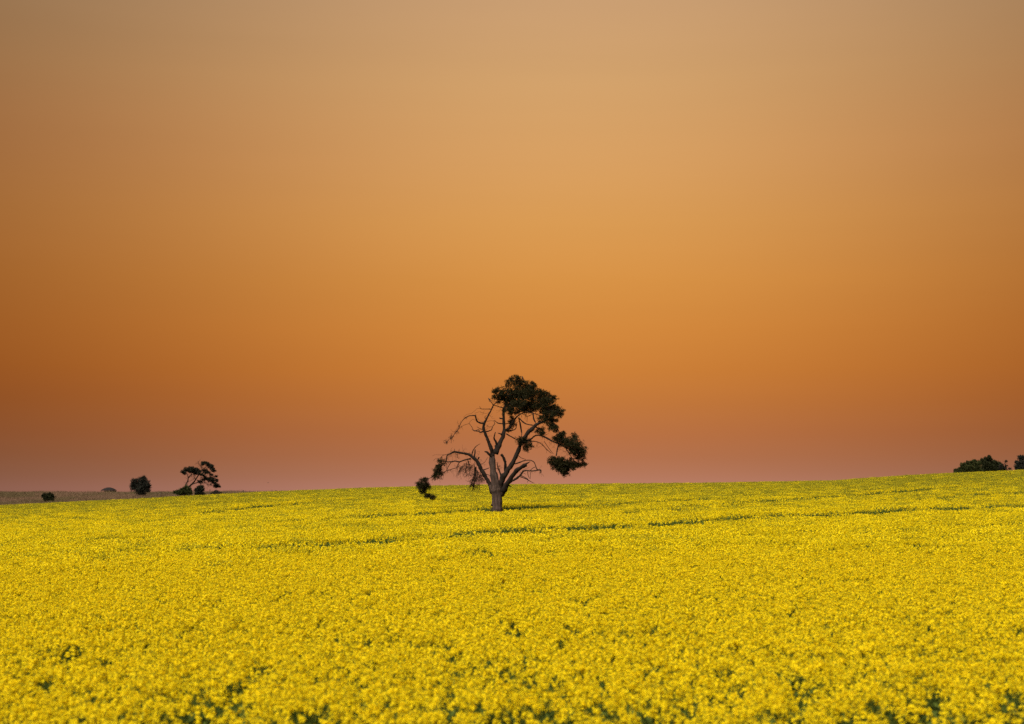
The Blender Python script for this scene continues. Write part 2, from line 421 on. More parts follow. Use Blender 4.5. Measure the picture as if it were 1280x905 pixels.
TREE_Y = 90.7; TREE_X = float(at(621.2, 636, TREE_Y)[0])
def make_crop():
    r = np.random.default_rng(11)
    # near: single plants
    YN = 52.0
    dens = 18.0
    st = 1/math.sqrt(dens); hw = 0.46*YN + 14           # sown evenly, with some scatter
    jx, jy = np.meshgrid(np.arange(-hw, hw, st), np.arange(8.5, YN, st))
    x = jx.ravel() + (r.random(jx.size) - 0.5)*st*1.5; y = jy.ravel() + (r.random(jx.size) - 0.5)*st*1.5
    n = len(x)
    keep = (np.abs(x) < 0.46*y + 13.5) & (r.random(n) > (y - (YN - 10))/10.0)
    x, y = x[keep], y[keep]
    gap = vnoise(x*1.1, y*0.55, 3)*0.6 + vnoise(x*2.7, y*1.4, 4)*0.4
    # the sown cover is thinner close to the headland the camera stands on
    thr = np.interp(y, [8.5, 15.5, 17.5, 21, 30, 52], [0.66, 0.60, 0.46, 0.29, 0.20, 0.16])
    u = r.random(len(x))
    sparse = gap < thr*0.72
    keep = ~(sparse & (u < 0.22))
    low = (gap < thr)
    thin_out = r.random(len(x)) < np.interp(y, [14.5, 19.0], [0.42, 0.0])
    keep &= ~(thin_out & (u < 0.6))
    leafy = (sparse & (u > 0.34)) | (thin_out & (u > 0.72))
    x, y, low, leafy = x[keep], y[keep], low[keep], leafy[keep]
    n = len(x)
    z = ground(x, y)
    hs = 0.95 + 0.08*vnoise(x*0.5, y*0.5, 8) + r.normal(size=n)*np.interp(y, [16, 22], [0.05, 0.028]) - 0.06*low
    grow = np.stack([0.9 + 0.25*r.random(n)]*2 + [hs], 1)
    turn = np.stack([r.normal(size=n)*0.05, r.normal(size=n)*0.05, r.random(n)*6.283], 1)
    pick = r.integers(0, 9, n); pick[r.random(n) < 0.04 + 0.20*low] = 9; pick[leafy] = 9; hs[leafy] *= 0.76 + 0.1*r.random(int(leafy.sum()))
    meshes = [canola_plant(100+k, int(5 + k % 4)) for k in range(9)] + [canola_plant(131, 1, 0.92)]
    o = scatter('canola_plants', meshes, np.stack([x, y, z], 1), turn, grow, pick, None)
    tag(o, 'yellow flowering canola with separate heads and green gaps close to the camera', 'canola crop')
    # farther off: square-metre stands
    gx, gy = np.meshgrid(np.arange(-150, 151, 1.0), np.arange(YN - 9.5, 264, 1.0))
    x = gx.ravel() + (r.random(gx.size)-.5)*0.3; y = gy.ravel() + (r.random(gx.size)-.5)*0.3
    keep = (np.abs(x) < 0.46*y + 14) & in_field(x, y) & (r.random(x.size) < (y - (YN - 10))/10.0) & (np.hypot(x - TREE_X, (y - TREE_Y)*0.6) > 0.75)
    x, y = x[keep], y[keep]; n = len(x)
    sd, s = bank_field(x, y)
    wob = vnoise(x*0.45, y*0.3, 21)
    s = np.minimum(s*1.12, 1.0)*np.clip(0.80 + 0.42*vnoise(x*0.8, y*0.8, 22), 0, 1.12)
    rise = np.where(sd > 0.3, 0.20*s*np.clip(1 - sd/11.0, 0, 1), 0.0)
    green = (sd > -1.15) & (sd < 0.85 + 0.35*wob) & (r.random(n) < 0.98*s)
    fleck = vnoise(x*0.35, y*0.13, 31)*0.55 + vnoise(x*0.9, y*0.5, 32)*0.45
    thin = (fleck < 0.22) & ~green & (y > 110)
    hs = 0.95 + 0.10*vnoise(x*0.22, y*0.16, 9) + 0.03*vnoise(x*0.8, y*0.8, 12) + r.normal(size=n)*np.interp(y, [50, 150, 200], [0.016, 0.02, 0.032])
    hs += rise/1.3 - 0.02*thin
    t = np.clip((y - 40)/128, 0, 1) + 0.25*(fleck - 0.5)
    u = r.random(n)
    kind = np.where(u < 0.92 - 1.25*t, 0, np.where(u < 1.40 - 1.25*t, 1, 2))
    kind[thin] = 2
    pick = kind*4 + r.integers(0, 4, n); pick[green] = r.integers(12, 15, int(green.sum()))
    k = green & (sd < 0.0); hs[k] *= 0.92
    meshes = ([canola_patch(200+k, 66, ns=50, nl=40, dull=0.22) for k in range(4)] + [canola_patch(210+k, 52, ns=80, nl=50, stem_top=1.20, dull=0.58) for k in range(4)]
              + [canola_patch(220+k, 40, ns=130, nl=70, stem_top=1.24, leaf_top=1.08, dull=0.85) for k in range(4)]
              + [canola_patch(230+k, 16 + 10*k, ns=170, nl=170, stem_top=1.25, leaf_top=1.2) for k in range(3)])
    turn = np.stack([0*x, 0*x, r.integers(0, 4, n)*math.pi/2 + r.normal(size=n)*0.2], 1)
    o = scatter('canola_crop', meshes, np.stack([x, y, ground(x, y)], 1), turn, np.stack([np.ones(n), np.ones(n), hs], 1), pick, None)
    tag(o, 'yellow canola field running up to the crest behind the lone tree', 'canola crop')
make_crop()

# ------------------------------------------------------------------ dry grass beyond the crop on the left
def make_grass():
    r = np.random.default_rng(5)
    def patch(seed, m):
        q = np.random.default_rng(seed); b = MB(); n = 190
        xy = (q.random((n, 2)) - 0.5)*2.3
        P = np.stack([xy[:, 0], xy[:, 1], np.zeros(n)], 1)
        D = unit(np.stack([q.normal(size=n)*0.10, q.normal(size=n)*0.10, np.ones(n)], 1))
        L = 0.60 + 0.34*q.random(n) + 0.6*q.random(n)*(q.random(n) < 0.28)
        b.quads(blades(P, D, L, np.full(n, 0.06), q), 0)
        k = q.random(n) < 0.4
        b.quads(blades((P + D*L[:, None]*0.8)[k], D[k], np.full(k.sum(), 0.22), np.full(k.sum(), 0.05), q), 0)
        return b.mesh('grass_patch_%d' % seed, [m])
    ms = [patch(300+k, M_GRASS if k < 4 else M_GRASSB) for k in range(6)]
    gx, gy = np.meshgrid(np.arange(-250, -18, 2.0), np.arange(200, 412, 2.0))
    x = gx.ravel() + r.normal(size=gx.size)*0.4; y = gy.ravel() + r.normal(size=gx.size)*0.4
    keep = ~in_field(x, y - 1.5) & (x < -30) & (x > -0.54*y - 14) & (x < -36 - (y-205)*0.03)
    x, y = x[keep], y[keep]; n = len(x)
    pick = np.where(vnoise(x*0.12, y*0.05, 41) > 0.46, r.integers(4, 6, n), r.integers(0, 4, n))
    hs = 0.62 + 0.42*vnoise(x*0.3, y*0.12, 42) + r.normal(size=n)*0.07
    turn = np.stack([0*x, 0*x, r.random(n)*6.283], 1)
    o = scatter('dry_grass', ms, np.stack([x, y, ground(x, y)], 1), turn, np.stack([np.ones(n), np.ones(n), hs], 1), pick, None)
    tag(o, 'strip of tall dry brown grass beyond the canola at the left horizon', 'grass')
make_grass()

# ------------------------------------------------------------------ foliage
def clump_blades(c, rad, ntuft, nb, L, W, r, flat=0.75, drift=(0, 0, 0), hollow=0.05, stray=0.12, lumpy=1.0):
    """tufts of needles spread through an uneven, lumpy ellipsoid"""
    d = rand_dirs(ntuft, r); q = hollow + (1-hollow)*r.random(ntuft)**0.5
    ax = rand_dirs(5, r); lump = 0.98 + 0*q
    for k in range(5):
        lump = lump + lumpy*0.20*np.exp(6.0*(d @ ax[k] - 1)) - lumpy*0.16*np.exp(7.0*(-(d @ ax[k]) - 0.8))
    lump = lump*(0.92 + 0.16*r.random(ntuft)) + (0.15 + 0.25*r.random(ntuft))*(r.random(ntuft) < stray)
    C = np.asarray(c) + d*np.asarray(rad)*(q*lump)[:, None]
    base = np.repeat(C, nb, 0) + r.normal(size=(ntuft*nb, 3))*L*0.2
    out = np.repeat(unit(d*np.array([1, 1, flat]) + np.array([0, 0, 0.35]) + np.asarray(drift)), nb, 0)
    D = unit(out*0.8 + r.normal(size=(ntuft*nb, 3))*0.75)
    n = len(D)
    return blades(base, D, L*(0.6 + 0.8*r.random(n)), W*(0.6 + 0.8*r.random(n)), r)

# ------------------------------------------------------------------ the lone tree
TY = 90.7
CROPS = {'A': (515, 530, 90/1164.0), 'B': (550, 490, 90/1164.0), 'C': (570, 560, 120/1278.0),
         'D': (600, 465, 100/1207.0), 'E': (640, 500, 100/823.0), 'M': (510, 460, 235/1119.0), 'F': (218, 570, 72/1253.0)}
def cpx(k, x, y):
    ox, oy, s = CROPS[k]; return ox + x*s, oy + y*s
def wpt(k, x, y, d, Y=TY):
    px, py = cpx(k, x, y); return np.array(at(px, py, Y + d))
def smooth_path(P, W, step, wob, r):
    """Catmull-Rom through the points, then a little gnarl"""
    P = np.asarray(P, float); W = np.asarray(W, float)
    if len(P) == 2: P = np.array([P[0], (P[0]+P[1])/2, P[1]]); W = np.array([W[0], (W[0]+W[1])/2, W[1]])
    Q = np.vstack([2*P[0]-P[1], P, 2*P[-1]-P[-2]]); out, ow = [], []
    for i in range(1, len(Q)-2):
        n = max(2, int(np.linalg.norm(Q[i+1]-Q[i])/step))
        for t in np.arange(n)/n:
            a, b, c, d = Q[i-1], Q[i], Q[i+1], Q[i+2]
            out.append(0.5*((2*b) + (-a+c)*t + (2*a-5*b+4*c-d)*t*t + (-a+3*b-3*c+d)*t**3)); ow.append(W[i-1]*(1-t)+W[i]*t)
    out.append(P[-1]); ow.append(W[-1])
    out = np.array(out); ow = np.array(ow)
    nz = r.normal(size=out.shape); nz[0] = 0; nz[-1] = 0
    return out + nz*wob*ow[:, None], ow*(1 + 0.10*r.normal(size=len(ow)).clip(-1.5, 1.5))
def limb(b, k, pts, d0, d1, Y=TY, sides=None, r=rng, wob=0.10, minr=0.006, scale=1.0):
    """a traced limb: pts = (x, y, width) in a close-up's pixels; depth runs d0 -> d1"""
    s = CROPS[k][2]; mpp = Y/FPX
    xy = np.array([(p[0], p[1]) for p in pts], float)
    seg = np.concatenate([[0], np.cumsum(np.hypot(*np.diff(xy, axis=0).T))]); seg /= seg[-1]
    ph = r.random()*6.28
    dd = d0 + (d1-d0)*seg + 0.10*abs(d1-d0)*np.sin(seg*5+ph)*np.minimum(seg*4, 1)
    P = [wpt(k, p[0], p[1], dd[i], Y) for i, p in enumerate(pts)]
    W = [max(p[2]*s*mpp*0.5*scale*(0.92 if len(pts) > 3 else 1.0), minr) for p in pts]
    big = max(W)
    path, w = smooth_path(P, W, max(0.06, big*0.7), wob, r)
    if sides is None: sides = 14 if big > 0.2 else 9 if big > 0.07 else 6 if big > 0.03 else 4
    w = np.maximum(w, minr*0.8)
    rad = np.repeat(w[:, None], sides, 1)
    if big > 0.07:
        fl = 1 + 0.09*np.sin(np.arange(sides)*2*math.pi/sides*3 + ph)[None, :] + 0.05*r.normal(size=rad.shape)
        rad = rad*fl
    b.tube(path, rad, sides)
    return path, w
def twigs_from(b, path, w, n, L, r, droop=0.0, frac=(0.3, 1.0), sub=2, rad=0.010):
    """thin side twigs that fork, growing off a path"""
    for _ in range(n):
        i = int((frac[0] + (frac[1]-frac[0])*r.random())*(len(path)-1))
        p = path[i].copy(); d = unit(r.normal(size=3) + np.array([0, 0, 0.25 - droop]))
        l = L*(0.4 + 0.9*r.random()); pts = [p.copy()]
        m = 5
        for _k in range(m):
            d = unit(d + r.normal(size=3)*0.38 + np.array([0, 0, -0.28*droop])); p = p + d*l/m; pts.append(p.copy())
        b.tube(pts, np.linspace(rad, rad*0.45, len(pts)), 3, 0, False)
        for _s in range(sub):
            j = r.integers(1, m); q = pts[j].copy(); e = unit(d + r.normal(size=3)*0.9 + np.array([0, 0, -0.4*droop])); pp = [q.copy()]
            for _k in range(3):
                e = unit(e + r.normal(size=3)*0.4 + np.array([0, 0, -0.25*droop])); q = q + e*l*0.16; pp.append(q.copy())
            b.tube(pp, np.linspace(rad*0.6, rad*0.35, len(pp)), 3, 0, False)

def lone_tree():
    r = np.random.default_rng(3)
    base = wpt('C', 545, 815, 0.0)
    gz = float(ground(base[0], TY))
    root = thing('lone_tree', (base[0], TY, gz), 'large gnarled tree standing alone in the yellow field, half bare and half leafy', 'tree')
    O = np.array([base[0], TY, gz])
    def done(b, name, m): return b.build(name, m, root, smooth=True, origin=O)
    # trunk and its main stem
    b = MB()
    below = [(545, 815 + 200, 190), (545, 900, 160)]
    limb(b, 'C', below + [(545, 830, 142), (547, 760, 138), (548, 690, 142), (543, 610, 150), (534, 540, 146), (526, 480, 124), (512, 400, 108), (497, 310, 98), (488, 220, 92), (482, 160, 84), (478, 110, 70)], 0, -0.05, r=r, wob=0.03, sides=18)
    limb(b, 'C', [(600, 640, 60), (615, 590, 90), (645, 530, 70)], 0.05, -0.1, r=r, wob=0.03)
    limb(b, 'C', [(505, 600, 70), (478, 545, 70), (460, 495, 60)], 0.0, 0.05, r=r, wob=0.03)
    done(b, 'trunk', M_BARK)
    bark_limbs = []
    # left upper stem (nearly bare)
    b = MB()
    S1, w1 = limb(b, 'B', [(862, 1080, 66), (842, 980, 64), (815, 890, 60), (762, 745, 54), (712, 630, 50), (706, 530, 46), (740, 460, 34), (785, 370, 28), (828, 290, 25), (862, 215, 20), (900, 180, 14), (935, 145, 10)], -0.02, -0.55, r=r)
    p1, q1 = limb(b, 'B', [(705, 505, 34), (650, 500, 30), (606, 480, 27), (582, 430, 27), (568, 385, 26), (520, 381, 19), (470, 386, 16), (412, 415, 14), (360, 465, 11), (322, 530, 10), (298, 600, 10), (250, 655, 10), (205, 720, 9), (150, 765, 7), (95, 815, 5)], -0.3, -1.3, r=r)
    limb(b, 'B', [(576, 400, 20), (578, 360, 8)], -0.5, -0.5, r=r)
    limb(b, 'B', [(692, 640, 26), (640, 650, 20), (624, 610, 15), (572, 626, 14), (512, 607, 7)], -0.25, 0.3, r=r)
    limb(b, 'B', [(640, 645, 14), (590, 632, 14), (545, 625, 10), (520, 575, 8), (485, 525, 8), (470, 510, 6)], 0.0, 0.4, r=r)
    limb(b, 'B', [(296, 600, 6), (340, 565, 5), (395, 533, 6), (470, 508, 6), (488, 472, 5), (535, 440, 4), (570, 460, 4)], -1.0, 0.2, r=r)
    limb(b, 'B', [(694, 605, 14), (645, 592, 10), (598, 562, 6)], -0.25, -0.5, r=r)
    limb(b, 'B', [(725, 645, 26), (790, 630, 18), (830, 610, 16), (856, 550, 13), (885, 512, 11), (868, 458, 6)], -0.25, 0.45, r=r)
    limb(b, 'B', [(838, 560, 7), (800, 560, 5), (752, 545, 4)], 0.2, 0.2, r=r)
    limb(b, 'B', [(815, 278, 18), (770, 275, 13), (720, 276, 12), (662, 270, 12), (640, 232, 6)], -0.5, -1.0, r=r)
    limb(b, 'B', [(660, 268, 5), (600, 270, 4), (520, 340, 4), (430, 365, 3), (390, 400, 3)], -0.9, -1.2, r=r)
    limb(b, 'B', [(720, 300, 4), (690, 335, 4), (640, 320, 3), (560, 345, 3)], -0.8, -1.0, r=r)
    limb(b, 'B', [(858, 215, 14), (838, 172, 10), (800, 148, 8)], -0.5, -0.55, r=r)
    limb(b, 'B', [(868, 212, 16), (905, 220, 14), (960, 240, 13), (1040, 262, 14)], -0.5, 0.25, r=r)
    limb(b, 'B', [(748, 450, 12), (722, 405, 9), (752, 378, 6)], -0.35, -0.5, r=r)
    limb(b, 'B', [(760, 475, 6), (820, 465, 5), (880, 470, 4)], -0.35, 0.1, r=r)
    twigs_from(b, p1, q1, 26, 0.45, r, 0.5, (0.55, 1.0), 2, 0.009)
    twigs_from(b, S1, w1, 20, 0.55, r, 0.0, (0.4, 1.0), 2, 0.009)
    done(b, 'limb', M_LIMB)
    # centre stem into the crown
    b = MB()
    S2, w2 = limb(b, 'D', [(232, 1240, 105), (260, 1160, 98), (305, 1070, 82), (345, 980, 64), (368, 890, 54), (362, 780, 47), (356, 680, 45), (364, 580, 44), (390, 480, 36), (430, 380, 26), (500, 290, 20), (570, 215, 14), (600, 160, 8)], -0.05, 0.55, r=r)
    p, q = limb(b, 'D', [(395, 885, 44), (455, 830, 40), (500, 755, 32), (540, 692, 26), (600, 642, 18), (700, 602, 15), (780, 620, 13), (860, 640, 11), (930, 662, 10)], 0.35, -0.9, r=r)
    twigs_from(b, p, q, 30, 0.6, r, 0.5, (0.1, 1), 2, 0.011)
    limb(b, 'D', [(575, 690, 14), (640, 742, 14), (710, 788, 14), (800, 802, 12)], 0.0, -0.8, r=r)
    limb(b, 'D', [(585, 690, 16), (605, 800, 16), (622, 910, 9)], 0.0, 0.5, r=r)
    limb(b, 'D', [(800, 640, 16), (810, 720, 12), (842, 772, 7)], -0.6, -0.9, r=r)
    limb(b, 'D', [(700, 605, 12), (690, 670, 10), (730, 665, 8), (790, 640, 8)], -0.3, -0.2, r=r)
    limb(b, 'D', [(712, 680, 7), (708, 755, 5)], -0.3, -0.3, r=r)
    limb(b, 'D', [(378, 782, 16), (430, 775, 13), (475, 770, 10), (500, 720, 8)], 0.3, 0.9, r=r)
    limb(b, 'D', [(395, 890, 20), (480, 882, 18), (540, 852, 14), (552, 760, 8)], 0.35, 0.9, r=r)
    limb(b, 'D', [(340, 780, 18), (270, 770, 15), (215, 725, 7)], 0.3, 0.1, r=r)
    limb(b, 'D', [(340, 705, 22), (290, 692, 10)], 0.3, 0.2, r=r)
    limb(b, 'D', [(370, 600, 24), (440, 560, 20), (520, 480, 16), (640, 420, 12), (780, 360, 10), (920, 330, 8)], 0.45, 1.2, r=r)
    limb(b, 'D', [(400, 470, 24), (340, 400, 16), (300, 330, 10)], 0.5, -0.2, r=r)
    limb(b, 'D', [(440, 370, 20), (640, 330, 14), (880, 400, 12), (1080, 410, 8)], 0.5, -0.5, r=r)
    limb(b, 'D', [(520, 640, 20), (700, 520, 16), (900, 520, 12), (1100, 590, 9), (1190, 610, 7)], 0.2, -1.2, r=r)
    limb(b, 'B', [(938, 900, 38), (908, 815, 36), (874, 750, 28), (884, 690, 20), (897, 648, 12)], 0.0, -0.3, r=r)
    limb(b, 'B', [(1008, 720, 30), (985, 680, 22), (935, 664, 10)], 0.15, -0.1, r=r)
    limb(b, 'B', [(1010, 432, 26), (962, 425, 12)], 0.35, 0.2, r=r)
    limb(b, 'M', [(585, 392, 7), (620, 412, 6), (655, 430, 5)], 0.2, 0.4, r=r)
    twigs_from(b, S2, w2, 24, 0.7, r, 0.1, (0.4, 0.95), 2, 0.01)
    done(b, 'limb', M_LIMB)
    # limb that rises behind the right fork
    b = MB()
    limb(b, 'C', [(668, 330, 44), (657, 265, 38), (656, 200, 35), (636, 135, 38), (602, 85, 34)], 0.35, 0.0, r=r)
    p, q = limb(b, 'C', [(604, 390, 26), (580, 310, 20), (556, 258, 14), (548, 190, 7)], 0.1, 0.4, r=r)
    twigs_from(b, p, q, 16, 0.40, r, -0.3, (0.4, 1), 2, 0.008)
    done(b, 'limb', M_LIMB)
    # right main limb
    b = MB()
    R1, wr = limb(b, 'C', [(590, 560, 70), (600, 500, 92), (622, 400, 84), (682, 315, 76), (742, 225, 62), (792, 120, 56), (832, 30, 56), (858, -40, 52), (888, -110, 48)], 0.0, -0.75, r=r)
    R1b, wb = limb(b, 'E', [(80, 470, 44), (120, 400, 44), (165, 340, 44), (215, 290, 42), (265, 245, 30), (330, 222, 24), (400, 190, 14)], -0.72, -1.2, r=r)
    p, q = limb(b, 'E', [(140, 432, 22), (190, 405, 18), (240, 366, 16), (292, 364, 15), (352, 388, 19), (420, 426, 17), (480, 450, 15), (530, 480, 11), (590, 512, 9), (650, 570, 6)], -0.75, -1.6, r=r)
    twigs_from(b, p, q, 22, 0.6, r, 0.7, (0.3, 1), 2, 0.011)
    limb(b, 'E', [(482, 455, 15), (466, 512, 13), (454, 575, 10)], -1.4, -1.5, r=r)
    p, q = limb(b, 'E', [(165, 437, 9), (240, 426, 9), (300, 450, 8), (350, 500, 7), (405, 550, 5)], -0.8, -0.3, r=r)
    twigs_from(b, p, q, 10, 0.5, r, 0.6, (0.2, 1), 2, 0.008)
    limb(b, 'E', [(330, 425, 6), (382, 500, 5), (425, 555, 4)], -1.2, -1.0, r=r)
    limb(b, 'E', [(420, 245, 16), (458, 280, 12), (484, 330, 10), (492, 360, 7)], -1.2, -1.6, r=r)
    limb(b, 'E', [(80, 192, 12), (130, 240, 11), (212, 260, 9)], -0.3, -0.9, r=r)
    limb(b, 'E', [(214, 130, 13), (226, 190, 10), (242, 228, 7)], -0.7, -0.9, r=r)
    limb(b, 'E', [(84, 230, 11), (100, 330, 9), (95, 380, 6)], 0.2, -0.4, r=r)
    limb(b, 'E', [(230, 270, 14), (300, 310, 10), (340, 330, 6)], -1.0, -0.7, r=r)
    limb(b, 'E', [(540, 470, 10), (620, 600, 8), (700, 680, 6)], -1.5, -1.3, r=r)
    twigs_from(b, R1b, wb, 22, 0.6, r, 0.2, (0.1, 1), 2, 0.011)
    done(b, 'limb', M_LIMB)
    # lower right broken limb
    b = MB()
    limb(b, 'C', [(600, 600, 70), (640, 545, 86), (700, 445, 78), (760, 352, 72), (822, 290, 68), (880, 250, 60), (915, 232, 54), (940, 222, 36)], 0.0, -1.0, r=r)
    limb(b, 'C', [(900, 230, 34), (945, 205, 22), (988, 182, 8)], -0.95, -1.1, r=r)
    limb(b, 'C', [(915, 245, 26), (945, 242, 10)], -0.95, -0.9, r=r)
    p, q = limb(b, 'C', [(738, 442, 26), (800, 410, 32), (860, 360, 28), (892, 312, 24), (940, 300, 19), (1000, 306, 17), (1060, 300, 17), (1110, 292, 20), (1132, 302, 20), (1124, 332, 9)], -0.4, -1.5, r=r)
    twigs_from(b, p, q, 16, 0.45, r, 0.5, (0.4, 1), 2, 0.009)
    limb(b, 'C', [(785, 212, 18), (850, 190, 18), (920, 166, 14), (990, 164, 13), (1040, 190, 12), (1060, 240, 12), (1085, 290, 12)], -0.5, -1.3, r=r)
    limb(b, 'C', [(985, 300, 8), (1025, 265, 8), (1062, 252, 7)], -1.2, -1.2, r=r)
    limb(b, 'C', [(860, 385, 12), (930, 410, 12), (982, 440, 10), (1042, 470, 6)], -0.8, -0.4, r=r)
    limb(b, 'C', [(870, 370, 12), (920, 392, 10), (960, 420, 7), (948, 462, 4)], -0.8, -1.4, r=r)
    limb(b, 'C', [(952, 310, 8), (962, 370, 7), (985, 410, 5)], -1.1, -1.1, r=r)
    limb(b, 'C', [(992, 320, 7), (988, 412, 4)], -1.2, -1.2, r=r)
    limb(b, 'C', [(828, 100, 8), (870, 132, 7), (930, 152, 6)], -0.6, -0.2, r=r)
    limb(b, 'C', [(700, 500, 20), (735, 515, 8)], -0.1, -0.3, r=r)
    done(b, 'limb', M_LIMB)
    # left limb with its drooping dead brush
    b = MB()
    L1, wl = limb(b, 'C', [(500, 610, 60), (480, 555, 70), (458, 490, 62), (418, 420, 57), (370, 340, 57), (325, 262, 57), (292, 195, 56), (245, 135, 54), (200, 102, 42), (150, 76, 30), (80, 70, 26), (0, 50, 25)], 0.0, 0.6, r=r)
    L1b, wlb = limb(b, 'A', [(905, 490, 44), (830, 470, 36), (750, 460, 35), (680, 450, 36), (622, 480, 27), (572, 500, 22), (562, 560, 19), (550, 605, 16), (515, 645, 14), (465, 685, 13), (425, 725, 11), (380, 800, 11), (325, 855, 11), (250, 890, 9)], 0.55, 1.3, r=r)
    limb(b, 'A', [(950, 560, 28), (880, 575, 23), (820, 592, 24), (765, 612, 23), (700, 600, 21), (640, 610, 23), (580, 612, 17), (545, 600, 10)], 0.5, 1.0, r=r)
    p2, q2 = limb(b, 'A', [(768, 618, 15), (740, 662, 14), (730, 702, 11), (640, 730, 9), (552, 760, 8), (498, 790, 5)], 0.7, 1.2, r=r)
    limb(b, 'A', [(630, 618, 13), (590, 682, 11), (560, 742, 9), (500, 830, 5)], 0.9, 1.1, r=r)
    limb(b, 'A', [(968, 520, 20), (975, 470, 20), (992, 420, 18), (1035, 362, 14), (1102, 318, 6)], 0.5, 0.3, r=r)
    limb(b, 'A', [(1008, 530, 26), (1016, 470, 22), (1020, 412, 18)], 0.5, 0.6, r=r)
    limb(b, 'A', [(1065, 570, 22), (1085, 535, 22)], 0.4, 0.3, r=r)
    limb(b, 'A', [(690, 448, 10), (688, 400, 6)], 0.7, 0.7, r=r)
    limb(b, 'A', [(560, 490, 9), (500, 510, 7), (450, 552, 6), (385, 556, 4), (345, 600, 3)], 0.9, 1.1, r=r)
    limb(b, 'A', [(520, 495, 5), (440, 500, 4), (380, 495, 3), (330, 520, 3)], 0.9, 0.6, r=r)
    limb(b, 'A', [(745, 480, 8), (730, 530, 8), (760, 560, 7)], 0.7, 0.7, r=r)
    hang = []
    for pts in ([(905, 590, 16), (930, 660, 13), (950, 702, 10), (990, 690, 8)], [(890, 600, 6), (880, 700, 5), (860, 790, 4)],
                [(1000, 640, 14), (1010, 740, 12), (1000, 850, 10), (985, 930, 6)], [(1040, 690, 14), (1030, 790, 10), (1050, 880, 6)],
                [(900, 590, 6), (930, 720, 5), (930, 800, 4), (860, 830, 3)], [(880, 660, 5), (800, 690, 5), (770, 770, 4)],
                [(890, 620, 5), (820, 690, 5), (790, 730, 4), (740, 770, 3)]):
        hang.append(limb(b, 'A', pts, 0.55, 0.3 + 0.8*r.random(), r=r))
    for pts in ([(262, 250, 16), (245, 340, 14), (225, 430, 10), (190, 510, 6)], [(270, 290, 14), (255, 380, 10), (240, 450, 8), (235, 520, 5)],
                [(290, 300, 10), (280, 390, 8), (260, 440, 6)], [(320, 330, 9), (350, 400, 7), (390, 440, 4)], [(300, 320, 8), (320, 420, 6), (310, 520, 4)]):
        hang.append(limb(b, 'C', pts, 0.4, 0.2 + 0.8*r.random(), r=r))
    for p, q in hang: twigs_from(b, p, q, 17, 0.5, r, 1.0, (0.1, 1), 3, 0.009)
    twigs_from(b, hang[7][0], hang[7][1], 30, 0.42, r, 1.1, (0.4, 1), 3, 0.009)
    twigs_from(b, hang[8][0], hang[8][1], 24, 0.42, r, 1.1, (0.5, 1), 3, 0.009)
    twigs_from(b, p2, q2, 22, 0.5, r, 0.9, (0.1, 1), 3, 0.008); twigs_from(b, L1, wl, 22, 0.7, r, 0.4, (0.35, 1), 3, 0.009)
    twigs_from(b, L1b, wlb, 46, 0.55, r, 0.6, (0.2, 1), 2, 0.009)
    limb(b, 'C', [(362, 292, 14), (415, 275, 11), (446, 263, 7)], 0.3, 0.1, r=r)
    limb(b, 'C', [(322, 218, 6), (375, 195, 6), (410, 145, 5), (430, 120, 3)], 0.4, 0.1, r=r)
    limb(b, 'C', [(398, 348, 7), (440, 360, 7), (470, 395, 5)], 0.2, 0.0, r=r)
    done(b, 'limb', M_LIMB)
    # stub on the main stem
    b = MB()
    limb(b, 'C', [(478, 118, 42), (435, 80, 34), (412, 55, 28), (380, 48, 12)], -0.1, -0.4, r=r)
    done(b, 'broken_stub', M_LIMB); b = MB()
    limb(b, 'C', [(500, 130, 26), (505, 70, 10)], -0.05, -0.2, r=r)
    done(b, 'broken_stub', M_LIMB); b = MB()
    limb(b, 'C', [(480, 770, 26), (468, 752, 14)], -0.15, -0.3, r=r)
    done(b, 'broken_stub', M_LIMB)
